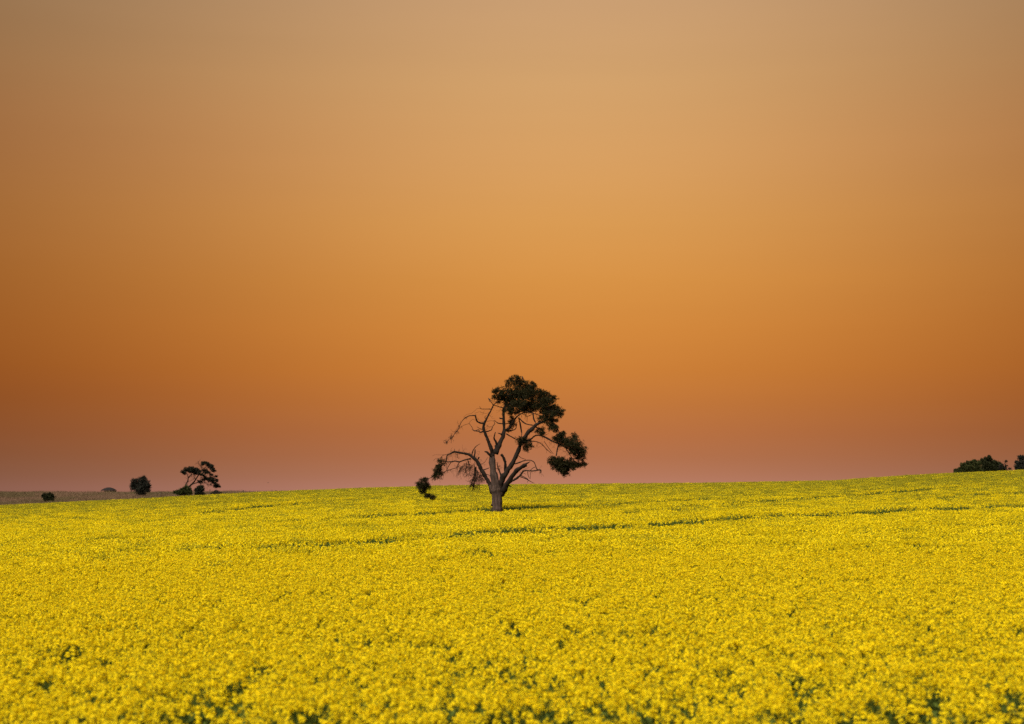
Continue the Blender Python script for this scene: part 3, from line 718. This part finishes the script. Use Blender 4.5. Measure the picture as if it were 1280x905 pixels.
    # foliage, clump by clump: x, y, rx, ry (in close-up M), depth, density
    CL = [(620, 70, 34, 22, 0.5, 0.7), (608, 105, 20, 26, 0.3, 0.5), (655, 90, 36, 30, 0.2, 0.8), (700, 110, 50, 28, 0.6, 1), (735, 118, 26, 16, 0.1, 1),
          (560, 140, 32, 28, 0.1, 0.8), (530, 150, 26, 20, -0.4, 0.5), (552, 180, 40, 26, 0.4, 1), (590, 170, 40, 30, 0.9, 1),
          (650, 150, 50, 32, -0.3, 1), (640, 170, 50, 40, 1.1, 1), (710, 160, 50, 34, 0.9, 1), (720, 150, 46, 28, -0.6, 1),
          (785, 150, 46, 28, 0.0, 1), (800, 175, 44, 26, 0.8, 1), (852, 187, 28, 15, -0.2, 1), (826, 200, 34, 20, -0.9, 0.8),
          (610, 215, 44, 26, 0.2, 1), (600, 245, 30, 22, -0.3, 0.7), (655, 215, 44, 30, -0.8, 1), (690, 225, 50, 26, 0.8, 1), (740, 215, 50, 34, -0.2, 1),
          (740, 235, 40, 22, 1.2, 0.8), (795, 220, 46, 32, -0.9, 1), (840, 235, 50, 28, 0.3, 1), (880, 255, 36, 26, -0.6, 1), (905, 276, 24, 20, -0.9, 1),
          (850, 280, 44, 24, -1.3, 1), (810, 262, 36, 20, -0.3, 0.8), (640, 262, 34, 20, 0.4, 0.7), (700, 255, 30, 14, 0.1, 0.6),
          (618, 300, 16, 26, 0.8, 0.45), (625, 335, 18, 22, 0.9, 0.5), (605, 355, 14, 18, 0.8, 0.35),
          (815, 305, 34, 18, -1.2, 1), (850, 345, 24, 18, -1.4, 0.9), (852, 320, 30, 16, -1.0, 0.8), (792, 372, 26, 15, -0.9, 0.7), (800, 395, 12, 10, -0.9, 0.4),
          (880, 372, 15, 16, -1.5, 0.6), (872, 345, 20, 14, -1.3, 0.7), (915, 395, 18, 12, -1.5, 0.6), (675, 425, 26, 20, -0.9, 0.7), (698, 445, 24, 20, -0.5, 0.7), (705, 485, 22, 20, -0.7, 0.6), (732, 465, 14, 12, -1.0, 0.35), (654, 438, 12, 12, -0.9, 0.4),
          (900, 410, 32, 22, -1.6, 1), (925, 435, 40, 26, -1.2, 1), (965, 440, 36, 26, -1.9, 1), (990, 414, 24, 16, -1.5, 0.6), (1000, 465, 44, 34, -1.4, 1),
          (1025, 500, 34, 34, -1.7, 1), (1020, 530, 36, 20, -1.3, 1), (985, 495, 30, 24, -1.9, 0.8), (945, 460, 24, 18, -1.6, 0.8),
          (862, 545, 26, 20, -1.5, 0.6), (890, 555, 40, 30, -1.2, 1), (920, 575, 46, 34, -1.7, 1), (950, 575, 40, 32, -1.1, 1), (930, 605, 44, 26, -1.4, 1),
          (935, 630, 18, 14, -1.4, 0.8), (975, 575, 28, 24, -1.6, 0.9), (1020, 578, 32, 15, -1.4, 0.9), (885, 590, 28, 22, -1.5, 0.8), (862, 565, 18, 14, -1.7, 0.35),
          (205, 560, 20, 22, 1.0, 0.45), (192, 590, 16, 14, 1.1, 0.35), (175, 615, 28, 26, 1.2, 0.8), (165, 640, 26, 20, 1.0, 0.9), (195, 630, 14, 18, 1.3, 0.6),
          (100, 665, 26, 20, 1.4, 0.9), (85, 700, 32, 28, 1.2, 1), (110, 705, 30, 30, 1.6, 1), (92, 735, 24, 16, 1.3, 0.9), (70, 690, 20, 18, 1.4, 0.8),
          (125, 760, 24, 11, 1.4, 0.9), (148, 772, 18, 11, 1.3, 0.9), (112, 765, 16, 10, 1.2, 0.7)]
    wisps = []
    for (x, y, rx, ry, d, den) in CL:
        if x < 160: continue
        for _ in range(2 if rx > 24 else 1):
            th = r.random()*6.283
            if math.sin(th) > 0.5 and r.random() < 0.5: continue
            wisps.append((x + rx*1.02*math.cos(th), y + ry*1.05*math.sin(th), 7 + 7*r.random(), 4 + 4*r.random(), d + 0.3*r.normal(), 0.35))
    CL = CL + wisps
    mpp = CROPS['M'][2]*TY/FPX
    for (x, y, rx, ry, d, den) in CL:
        b = MB()
        c = wpt('M', x, y, d) ; rad = np.array([rx, (rx+ry)*0.5 + 6, ry])*mpp*(1.06 if x > 160 else 0.96)
        vol = rad[0]*rad[2]
        nt = int(max(7, 760*vol*den) + 19*den)
        b.quads(clump_blades(c, rad, nt, 9, 0.125, 0.030, r, stray=0.16, drift=(0.25 if x > 500 else -0.2, 0, 0)))
        for _ in range(3):
            e = c + r.normal(size=3)*rad*0.5; f = c + r.normal(size=3)*rad*0.7
            b.tube([e, (e+f)/2 + r.normal(size=3)*0.03, f], [0.014, 0.011, 0.006], 3, 1, False)
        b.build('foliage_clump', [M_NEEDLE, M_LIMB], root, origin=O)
    # thin sprays of dying needles at the tips of the bare limbs
    for k, x, y, d, n in (('B', 100, 815, -1.3, 16), ('B', 165, 750, -1.2, 12), ('B', 205, 715, -1.15, 8), ('B', 265, 640, -1.1, 7), ('B', 412, 412, -0.8, 6)):
        b = MB(); c = wpt(k, x, y, d)
        b.quads(clump_blades(c, (0.14, 0.10, 0.09), n, 5, 0.09, 0.022, r)); b.build('dead_spray', [M_TWIG], root, origin=O)['kind'] = 'stuff'
    return root
lone_tree()

# ------------------------------------------------------------------ birds
def bird(name, pos, size, heading, pitch, label, group=None, flying=False):
    """body lofted from beak to tail, wings, legs; size = length beak to tail"""
    root = thing(name, pos, label, 'bird', group)
    root.rotation_euler = (0, 0, heading)
    s = size
    cp, sp = math.cos(pitch), math.sin(pitch)
    def T(p):   # along axis (u forward), v side, w up
        u, v, w = p; return (s*(u*cp - w*sp), s*v, s*(u*sp + w*cp) + s*0.30)
    b = MB()
    sec = [(-0.55, -.02, .050, .012), (-0.40, -.01, .055, .018), (-0.26, 0, .060, .040), (-0.10, 0, .115, .110), (0.05, .005, .135, .130),
           (0.17, .03, .115, .115), (0.25, .065, .080, .082), (0.31, .09, .070, .074), (0.365, .095, .058, .058), (0.395, .09, .030, .030)]
    n = 10; V = []; F = []
    for (u, w, rv, rw) in sec:
        for k in range(n):
            a = 2*math.pi*k/n; V.append(T((u, rv*math.cos(a), w + rw*math.sin(a))))
    for i in range(len(sec)-1):
        for k in range(n): F.append((i*n+k, i*n+(k+1) % n, (i+1)*n+(k+1) % n, (i+1)*n+k))
    F.append(tuple(range(n))); F.append(tuple((len(sec)-1)*n+k for k in range(n))[::-1])
    b.add(V, F); b.build('body', M_PLUME, root, smooth=True)
    b = MB(); b.tube([T((0.385, 0, .092)), T((0.43, 0, .088)), T((0.475, 0, .072))], [s*.026, s*.018, s*.004], 6); b.build('beak', M_BEAK, root, smooth=True)
    for sd in (-1, 1):
        b = MB()
        if flying:
            out = [(0.10, .06, .05), (0.12, .35, .14), (0.06, .62, .12), (-0.04, .86, .06)]; ch = [.24, .22, .17, .04]
        else:
            out = [(0.16, .105, .03), (0.04, .138, .02), (-0.14, .115, .0), (-0.36, .055, -.01)]; ch = [.12, .20, .16, .05]
        V = []
        for (u, v, w), c in zip(out, ch):
            if flying: V += [T((u + c*.5, sd*v, w)), T((u, sd*v, w + .016)), T((u - c*.5, sd*v, w)), T((u, sd*v, w - .012))]
            else: V += [T((u, sd*v, w + c*.5)), T((u, sd*(v + .018), w)), T((u, sd*v, w - c*.5)), T((u, sd*(v - .02), w))]
        F = [(i*4+k, i*4+(k+1) % 4, (i+1)*4+(k+1) % 4, (i+1)*4+k) for i in range(3) for k in range(4)] + [(0, 1, 2, 3), (12, 15, 14, 13)]
        b.add(V, F); b.build('wing', M_PLUME, root, smooth=True)
        if not flying:
            b = MB(); p = T((-0.02, sd*.05, -.10))
            b.tube([p, (p[0]+s*.02, p[1], p[2]*0.5), (p[0], p[1], -0.01)], [s*.022, s*.013, s*.012], 5)
            for tx in (-.06, .05, .08): b.tube([(p[0], p[1], 0.0), (p[0]+s*tx, p[1]+s*(0.02 if tx == .08 else -0.01), -0.012)], [s*.010, s*.006], 4)
            b.build('leg', M_BEAK, root, smooth=True)
    return root
px, py = 653.6, 475.6
bird('perched_bird', at(px, py, TY+0.2), 0.40, R(180), R(58), 'dark bird perched upright on the very top of the lone tree', 'birds on the lone tree')
px, py = cpx('B', 800, 152)
bird('perched_bird', at(px, py, TY-0.55), 0.34, R(165), R(40), 'dark bird perched on a bare twig left of the leafy crown', 'birds on the lone tree')
bird('flying_bird', at(335, 604, 190), 0.24, R(30), R(5), 'tiny bird flying low in the pink sky left of the lone tree', None, True)

# ------------------------------------------------------------------ wind-bent tree far left
def bent_tree():
    r = np.random.default_rng(17); Y = 285.0
    c0 = wpt('F', 320, 800, 0, Y); gz = float(ground(c0[0], Y)); O = np.array([c0[0], Y, gz])
    root = thing('windswept_tree', tuple(O), 'far windswept tree leaning right with flat leaf layers, left of the field', 'tree')
    b = MB(); kw = dict(Y=Y, r=r, minr=0.02)
    limb(b, 'F', [(250, 980, 60), (262, 840, 44), (290, 700, 34), (350, 640, 34), (420, 570, 30), (470, 500, 28), (520, 420, 26), (575, 340, 20), (600, 280, 14), (575, 240, 8)], 0, 0.6, **kw)
    b.build('trunk', M_LIMB, root, smooth=True, origin=O)
    for pts, d in (([(225, 920, 36), (232, 760, 30), (240, 640, 27), (282, 560, 24), (300, 480, 22), (285, 420, 14), (260, 370, 10)], -1.0),
                   ([(305, 470, 20), (350, 420, 18), (390, 360, 12), (430, 320, 8)], -0.6),
                   ([(350, 640, 26), (430, 600, 22), (520, 570, 20), (600, 510, 16), (700, 480, 14), (800, 470, 10)], 1.0),
                   ([(500, 570, 12), (580, 600, 12), (640, 560, 9), (760, 610, 6), (850, 660, 5)], 1.4),
                   ([(560, 360, 16), (640, 290, 12), (700, 210, 9), (680, 160, 7)], 0.2), ([(620, 330, 12), (720, 350, 9), (820, 420, 7), (900, 460, 5)], 0.8),
                   ([(640, 290, 9), (560, 200, 7), (510, 120, 5)], -0.5), ([(700, 210, 9), (800, 240, 8), (860, 300, 6)], 0.3),
                   ([(480, 510, 8), (440, 480, 5), (460, 420, 4)], -0.2), ([(640, 560, 7), (740, 630, 5), (820, 600, 4)], 1.2),
                   ([(560, 460, 9), (660, 470, 7), (700, 430, 5)], 0.5)):
        b = MB(); p, q = limb(b, 'F', pts, 0, d, **kw)
        twigs_from(b, p, q, 13, 1.1, r, 0.1, (0.3, 1), 2, 0.024); b.build('branch', M_LIMB, root, smooth=True, origin=O)
    s = CROPS['F'][2]*Y/FPX
    for (x, y, rx, ry, d, den) in [(190, 345, 45, 32, -1, 1), (215, 385, 30, 22, -.8, 1), (260, 300, 55, 45, -.8, 1), (320, 285, 70, 45, -.4, 1), (390, 280, 65, 42, -.9, 1), (440, 320, 60, 45, -.2, 1),
            (490, 290, 50, 38, .1, 1), (540, 340, 45, 34, .5, 1), (390, 335, 50, 35, -.5, 1), (620, 150, 48, 26, -.3, .9), (690, 150, 55, 32, .1, 1), (620, 185, 45, 16, .2, .8), (745, 195, 55, 34, .4, 1), (810, 215, 50, 20, .2, .9),
            (790, 245, 50, 32, .6, 1), (845, 290, 50, 32, .2, 1), (860, 325, 36, 24, .5, .9), (660, 320, 60, 28, .7, .9), (730, 355, 55, 24, .9, .8), (670, 365, 50, 28, .2, .7), (800, 410, 36, 22, 1, .6),
            (800, 490, 60, 38, 1.1, 1), (840, 530, 50, 32, .8, 1), (770, 530, 40, 26, 1.3, .8), (905, 445, 30, 14, 1, .7), (925, 530, 28, 40, 1.1, 1), (710, 495, 36, 26, .9, .6), (640, 520, 40, 26, .7, .35), (580, 560, 40, 26, .8, .4),
            (890, 645, 36, 30, 1.2, 1), (935, 640, 36, 28, 1.5, 1), (980, 665, 26, 14, 1.3, .8), (900, 675, 30, 14, 1.3, .8), (530, 560, 30, 22, .8, .35)] + [(180 + 720*a, 300 + 260*a*a + 60*c, 16 + 14*c, 8 + 6*c, 2*c - 1, .4) for a, c in zip(np.linspace(0.05, 1, 26), r.random(26))]:
        b = MB(); c = wpt('F', x, y, d, Y); rad = np.array([rx, rx*0.8 + 8, ry])*s*1.10
        b.quads(clump_blades(c, rad, int(26 + 330*rad[0]*rad[2]*den), 8, 0.21, 0.065, r, drift=(0.2, 0, 0), stray=0.2))
        b.build('foliage_clump', [M_FARLEAF], root, origin=O)
bent_tree()

# ------------------------------------------------------------------ bushes
def bush(name, label, Y, lobes, m, seed, leafL, leafW, dens, cat='bush', group=None, up=0.3, stems=7, base_px=None):
    """lobes: (px, row, rx, ry, depth) in picture pixels at distance Y; stems rise from the base"""
    r = np.random.default_rng(seed); mpp = Y/FPX
    bx = base_px if base_px else sum(l[0] for l in lobes)/len(lobes)
    x0 = at(bx, 612, Y)[0]; gz = float(ground(x0, Y)); O = np.array([x0, Y, gz])
    root = thing(name, tuple(O), label, cat, group)
    b = MB()
    for k in range(stems):
        l = lobes[k % len(lobes)]; e = np.array(at(l[0] + r.normal()*l[2]*0.4, l[1], Y + l[4])); s0 = O + np.array([(e[0]-O[0])*0.35 + r.normal()*0.1, r.normal()*0.15, -0.1])
        mid = (s0 + e)/2 + r.normal(size=3)*0.12
        b.tube([s0, mid, e], [0.055, 0.04, 0.015], 5)
    b.build('stem', M_LIMB, root, smooth=True, origin=O)
    for (px, py, rx, ry, d) in lobes:
        b = MB(); c = np.array(at(px, py, Y + d)); rad = np.array([rx, (rx+ry)*0.5, ry])*mpp
        nt = int(24 + dens*rad[0]*rad[2])
        b.quads(clump_blades(c, rad, nt, 9, leafL, leafW, r, drift=(0, 0, up), lumpy=0.5))
        b.build('foliage_clump', [m], root, origin=O)
    return root
bush('round_bush', 'round grey-green bushy tree standing alone in the dry grass', 318.0,
     [(167.5, 603.5, 3.6, 5, 0), (166.5, 609, 3.6, 4, .3), (173, 604.5, 3.6, 5.5, .4), (179, 602, 4.6, 5.5, 0), (183, 606, 3.8, 4.6, -.3), (180, 610, 6, 4.6, .2), (173.5, 610.5, 6.5, 4.6, -.2), (176, 614.5, 5.5, 3.4, 0), (177.5, 617, 4, 3, .1), (185.8, 608.5, 2, 2.2, .2), (185, 613.5, 2, 2, -.4), (179.5, 597.8, 2.2, 2, .1)],
     M_GREYLEAF, 41, 0.50, 0.085, 95, 'tree', None, 0.8, 10)
bush('low_bush', 'small dark green bush in the brown grass at far left', 258.0,
     [(57, 619.6, 4.2, 3.2, 0), (62, 618.8, 3.4, 2.8, .3), (65, 621, 3.4, 2.8, -.2), (60, 621.5, 5, 2.6, -.3), (54.5, 620.5, 2.2, 2.4, .1), (59, 624, 5, 2.6, -.4), (63.5, 624.5, 3.6, 2.4, -.5)], M_DARKLEAF, 42, 0.24, 0.11, 190)
bush('undergrowth_bush', 'low dark green bush under the windswept tree, on its left side', 270.0,
     [(232, 611.5, 3.6, 3.2, 0), (236, 612.5, 3.4, 3.0, .3), (227.5, 613.2, 4.2, 2.4, -.2), (233, 609.2, 2.2, 1.8, .2), (223, 614.4, 3.2, 1.7, .1), (219, 615.6, 2.6, 1.3, .2), (230, 616, 6, 2.4, -.4), (236, 616.5, 4.5, 2.6, -.5), (224, 616.6, 5, 1.8, -.3)], M_GREENLEAF, 43, 0.26, 0.11, 190)
bush('undergrowth_bush', 'low dark green bush under the windswept tree, on its right side', 272.0,
     [(249, 611.5, 4, 4.5, 0), (246, 613.5, 3.5, 3, .3), (252.5, 611, 2.6, 4.5, -.2), (251, 608.8, 2.2, 2, .1), (250, 615, 4.5, 3, .2), (247.5, 617.5, 4.5, 3, -.4), (252, 618, 4, 3, -.5)], M_FARLEAF, 44, 0.26, 0.11, 190)
# low leafless scrub right of that tree
def scrub(name, label, Y, px0, px1, row_of, seed, n=60, hpx=3.0, cat='shrub', gap=None, leaf=0):
    r = np.random.default_rng(seed); mpp = Y/FPX
    x0 = at((px0+px1)/2, 612, Y)[0]; gz = float(ground(x0, Y)); O = np.array([x0, Y, gz])
    root = thing(name, tuple(O), label, cat)
    b = MB(); tips = []
    for _ in range(n):
        px = px0 + (px1-px0)*r.random(); top = np.array(at(px, row_of(px) - 0.6*abs(r.normal()), Y + r.normal()*0.8))
        s0 = np.array([O[0] + (top[0]-O[0])*0.75, O[1] + (top[1]-O[1])*0.8, float(ground(top[0], Y)) - 0.05])
        mid = (s0*0.4 + top*0.6) + r.normal(size=3)*0.12
        b.tube([s0, mid, top], [0.035, 0.028, 0.016], 3, 0, False); tips.append(top)
        e = mid + r.normal(size=3)*0.30; b.tube([mid, (mid+e)/2 + r.normal(size=3)*0.04, e], [0.025, 0.02, 0.012], 3, 0, False)
    b.build('bare_stems', M_TWIG, root, origin=O)['kind'] = 'stuff'
    if leaf:
        b = MB()
        for t in tips[:leaf]:
            b.quads(clump_blades(t - np.array([0, 0, 0.25]), (0.32, 0.3, 0.14), 9, 6, 0.2, 0.06, r))
        b.build('dead_leaves', [M_FARLEAF], root, origin=O)
    return root
scrub('dead_scrub', 'dark leafless scrub heap on the crest just right of the windswept tree', 255.0, 264.5, 278,
      lambda p: 616.6 - 2.0*math.exp(-((p-270.5)/1.8)**2) - 1.6*math.exp(-((p-270)/5)**2), 51, 150, leaf=26)

# right-hand thicket on the crest
YR = 232.0
def RR(x, y): return 1185 + x*95/1280.0, 562 + y*95/1280.0
def lobes(lst):
    s = 95/1280.0
    return [(*RR(x, y), rx*s, ry*s, d) for (x, y, rx, ry, d) in lst]
bush('thicket_bush', 'broad olive green bush on the right crest, left of the darker pointed one', YR,
     lobes([(150, 375, 50, 30, 0), (200, 335, 45, 40, .3), (260, 270, 50, 45, 0), (330, 250, 60, 50, .4), (420, 230, 65, 45, 0), (500, 240, 60, 45, .3), (300, 330, 70, 50, -.4), (400, 320, 80, 60, -.5), (490, 320, 70, 60, -.2), (230, 370, 70, 30, -.3), (440, 195, 30, 16, .3), (130, 345, 22, 12, .2)] + [(160+k*60, 400-k*6, 60, 34, -.6 + .2*(k % 2)) for k in range(7)]),
     M_GREENLEAF, 61, 0.22, 0.10, 300, 'bush', 'bushes on the right crest', 0.3, 12)
bush('thicket_bush', 'dark green bush with pointed top on the right crest', YR + 2.5,
     lobes([(600, 230, 55, 60, 0), (640, 180, 50, 45, .3), (690, 150, 34, 36, 0), (720, 220, 60, 60, .3), (800, 250, 65, 55, 0), (860, 250, 40, 40, .3), (620, 310, 70, 50, -.3), (720, 310, 80, 55, -.4), (820, 310, 70, 45, -.3), (690, 122, 10, 18, .1), (900, 300, 45, 40, -.2), (570, 180, 25, 22, .2), (660, 250, 70, 60, -.5)] + [(560+k*60, 372-k*6, 60, 36, -.6 + .2*(k % 2)) for k in range(7)]),
     M_DARKLEAF, 62, 0.22, 0.10, 300, 'bush', 'bushes on the right crest', 0.3, 12)
def dead_shrub():
    r = np.random.default_rng(63); Y = YR + 1.0
    c = np.array(at(*RR(920, 400), Y)); gz = float(ground(c[0], Y)); O = np.array([c[0], Y, gz])
    root = thing('dead_shrub', tuple(O), 'half dead shrub with one twig sticking up right of the dark crest bush', 'shrub', 'bushes on the right crest')
    b = MB()
    def tr(pts, rad):
        P = [np.array(at(*RR(x, y), Y + r.normal()*0.15)) for x, y in pts]
        path, w = smooth_path(P, rad, 0.15, 0.1, r); b.tube(path, w, 5); return path, w
    for pts in ([(900, 440), (910, 320), (940, 250), (960, 215), (990, 195)], [(905, 420), (950, 310), (985, 280), (1015, 268)], [(920, 430), (990, 340), (1040, 318), (1080, 332)],
                [(900, 430), (890, 300), (905, 250)], [(890, 420), (860, 300), (870, 240)], [(960, 330), (970, 280), (955, 235)]):
        p, q = tr(pts, np.linspace(0.06, 0.02, len(pts))); twigs_from(b, p, q, 8, 0.5, r, 0.2, (0.3, 1), 2, 0.018)
    b.build('branch', M_LIMB, root, smooth=True, origin=O)
    for (x, y, rx, ry) in ((985, 200, 26, 14), (910, 270, 36, 28), (940, 310, 36, 26), (1040, 325, 34, 12), (985, 275, 24, 8), (890, 310, 40, 30), (960, 325, 30, 16)):
        f = MB(); s = 95/1280.0*Y/FPX
        f.quads(clump_blades(np.array(at(*RR(x, y), Y)), np.array([rx, rx*.8, ry])*s, 22, 8, 0.16, 0.07, r)); f.build('foliage_clump', [M_FARLEAF], root, origin=O)
dead_shrub()
bush('thicket_bush', 'dark upright bush cut by the right edge of the view', YR + 5,
     lobes([(1170, 300, 40, 45, 0), (1160, 220, 28, 30, .2), (1210, 240, 50, 60, 0), (1220, 140, 34, 40, .2), (1270, 160, 45, 55, 0), (1290, 260, 60, 70, -.3), (1340, 200, 55, 80, 0), (1400, 270, 50, 60, .2), (1220, 310, 60, 40, -.4), (1330, 300, 70, 50, -.5)]),
     M_GREYLEAF, 64, 0.24, 0.10, 180, 'bush', 'bushes on the right crest', 0.4, 12)
# ragged weeds along the crest left of the tree
scrub('crest_weeds', 'thin line of green brown weeds along the crest left of the lone tree', 250.0, 297, 332, lambda p: 616.6 - (p-297)*0.035 - 1.2*math.exp(-((p-325.5)/0.8)**2), 71, 90, cat='weeds')

# ------------------------------------------------------------------ posts, log, shed
def post(px, top_row, Y, wpx, label, lean=0.0):
    p = np.array(at(px, top_row, Y)); g0 = float(ground(p[0], Y)); h = p[2]-g0; w = wpx*0.5*Y/FPX
    b = MB()
    b.tube([(p[0]-lean*h, Y, g0-0.2), (p[0]-lean*h*0.5, Y, g0+h*0.5), (p[0], Y, p[2]-0.05), (p[0], Y, p[2])], [w*1.1, w, w*0.95, w*0.6], 7)
    o = b.build('fence_post', M_POST, None, origin=(p[0], Y, g0))
    return tag(o, label, 'fence post', 'fence posts along the field edge')
post(201.3, 614.2, 222.0, 1.1, 'thin dark fence post in the dry grass right of the round bush')
post(262.5, 611.6, 250.0, 1.0, 'slim fence post between windswept tree and dead scrub', 0.05)
post(281.3, 615.2, 226.0, 1.2, 'short dark post right of the dead scrub heap')
post(304.0, 612.6, 236.0, 1.3, 'lone leaning post on the bare crest beside the weeds', 0.08)
def log():
    Y = 236.0; p = np.array(at(347, 614.2, Y)); g0 = float(ground(p[0], Y)); b = MB()
    pts = [np.array(at(x, y, Y)) for x, y in ((343.8, 613.6), (345, 614.0), (347.0, 614.4), (349.0, 614.5), (350.2, 614.2))]
    path, w = smooth_path(pts, [0.10, 0.13, 0.10, 0.11, 0.12], 0.1, 0.05, rng); b.tube(path, w, 8)
    for q in (pts[0], pts[2], pts[-1]):
        b.tube([np.array([q[0], q[1], float(ground(q[0], Y)) - 0.1]), q], [0.09, 0.08], 6)
    tag(b.build('fallen_log', M_LIMB, None, smooth=True, origin=(p[0], Y, g0)), 'short dark log raised on the crest below the flying bird', 'log')
log()
def shed():
    Y = 640.0; s = Y/FPX
    def W(px, row, d=0.0): return np.array(at(px, row, Y + d))
    c = W(136, 614); gz = float(ground(c[0], Y)); O = np.array([c[0], Y, gz])
    root = thing('farm_shed', tuple(O), 'distant open farm shed with a dark hipped roof above the dry grass', 'shed')
    l, rr, ez, tz = W(127.8, 613.0), W(144.2, 613.0), W(136, 613.2)[2], W(136, 609.2)[2]
    dep = 5.0; hw = (rr[0]-l[0])/2; cx = (rr[0]+l[0])/2
    b = MB()
    def ring(f, z): return [(cx-hw*f, Y-dep*0.5*f, z), (cx+hw*f, Y-dep*0.5*f, z), (cx+hw*f, Y+dep*0.5*f, z), (cx-hw*f, Y+dep*0.5*f, z)]
    V = ring(1.0, ez) + ring(1.0, ez+0.12) + ring(0.80, ez + (tz-ez)*0.40) + ring(0.50, ez + (tz-ez)*0.78) + ring(0.18, tz)
    F = [(k*4+i, k*4+(i+1) % 4, (k+1)*4+(i+1) % 4, (k+1)*4+i) for k in range(4) for i in range(4)] + [(3, 2, 1, 0), (16, 17, 18, 19)]
    b.add(V, F); b.build('roof', M_ROOF, root, origin=O)
    for fx in (-0.9, 0.0, 0.9):
        for fy in (-0.45, 0.45):
            b = MB(); x, y = cx + fx*hw, Y + fy*dep
            b.tube([(x, y, float(ground(x, y))-0.2), (x, y, ez)], [0.11, 0.11], 8); b.build('post', M_POST, root, origin=O)
    b = MB(); h = ez - gz - 0.05; b.box((cx, Y+dep*0.42, gz + h/2), (hw*1.7, 0.08, h)); b.build('wall', M_SHEDWALL, root, origin=O)
    b = MB(); b.box((cx-hw*0.45, Y-0.3, gz + h*0.32), (hw*0.6, 2.2, h*0.64)); b.build('hay_stack', M_GRASSB, root, origin=O)
shed()
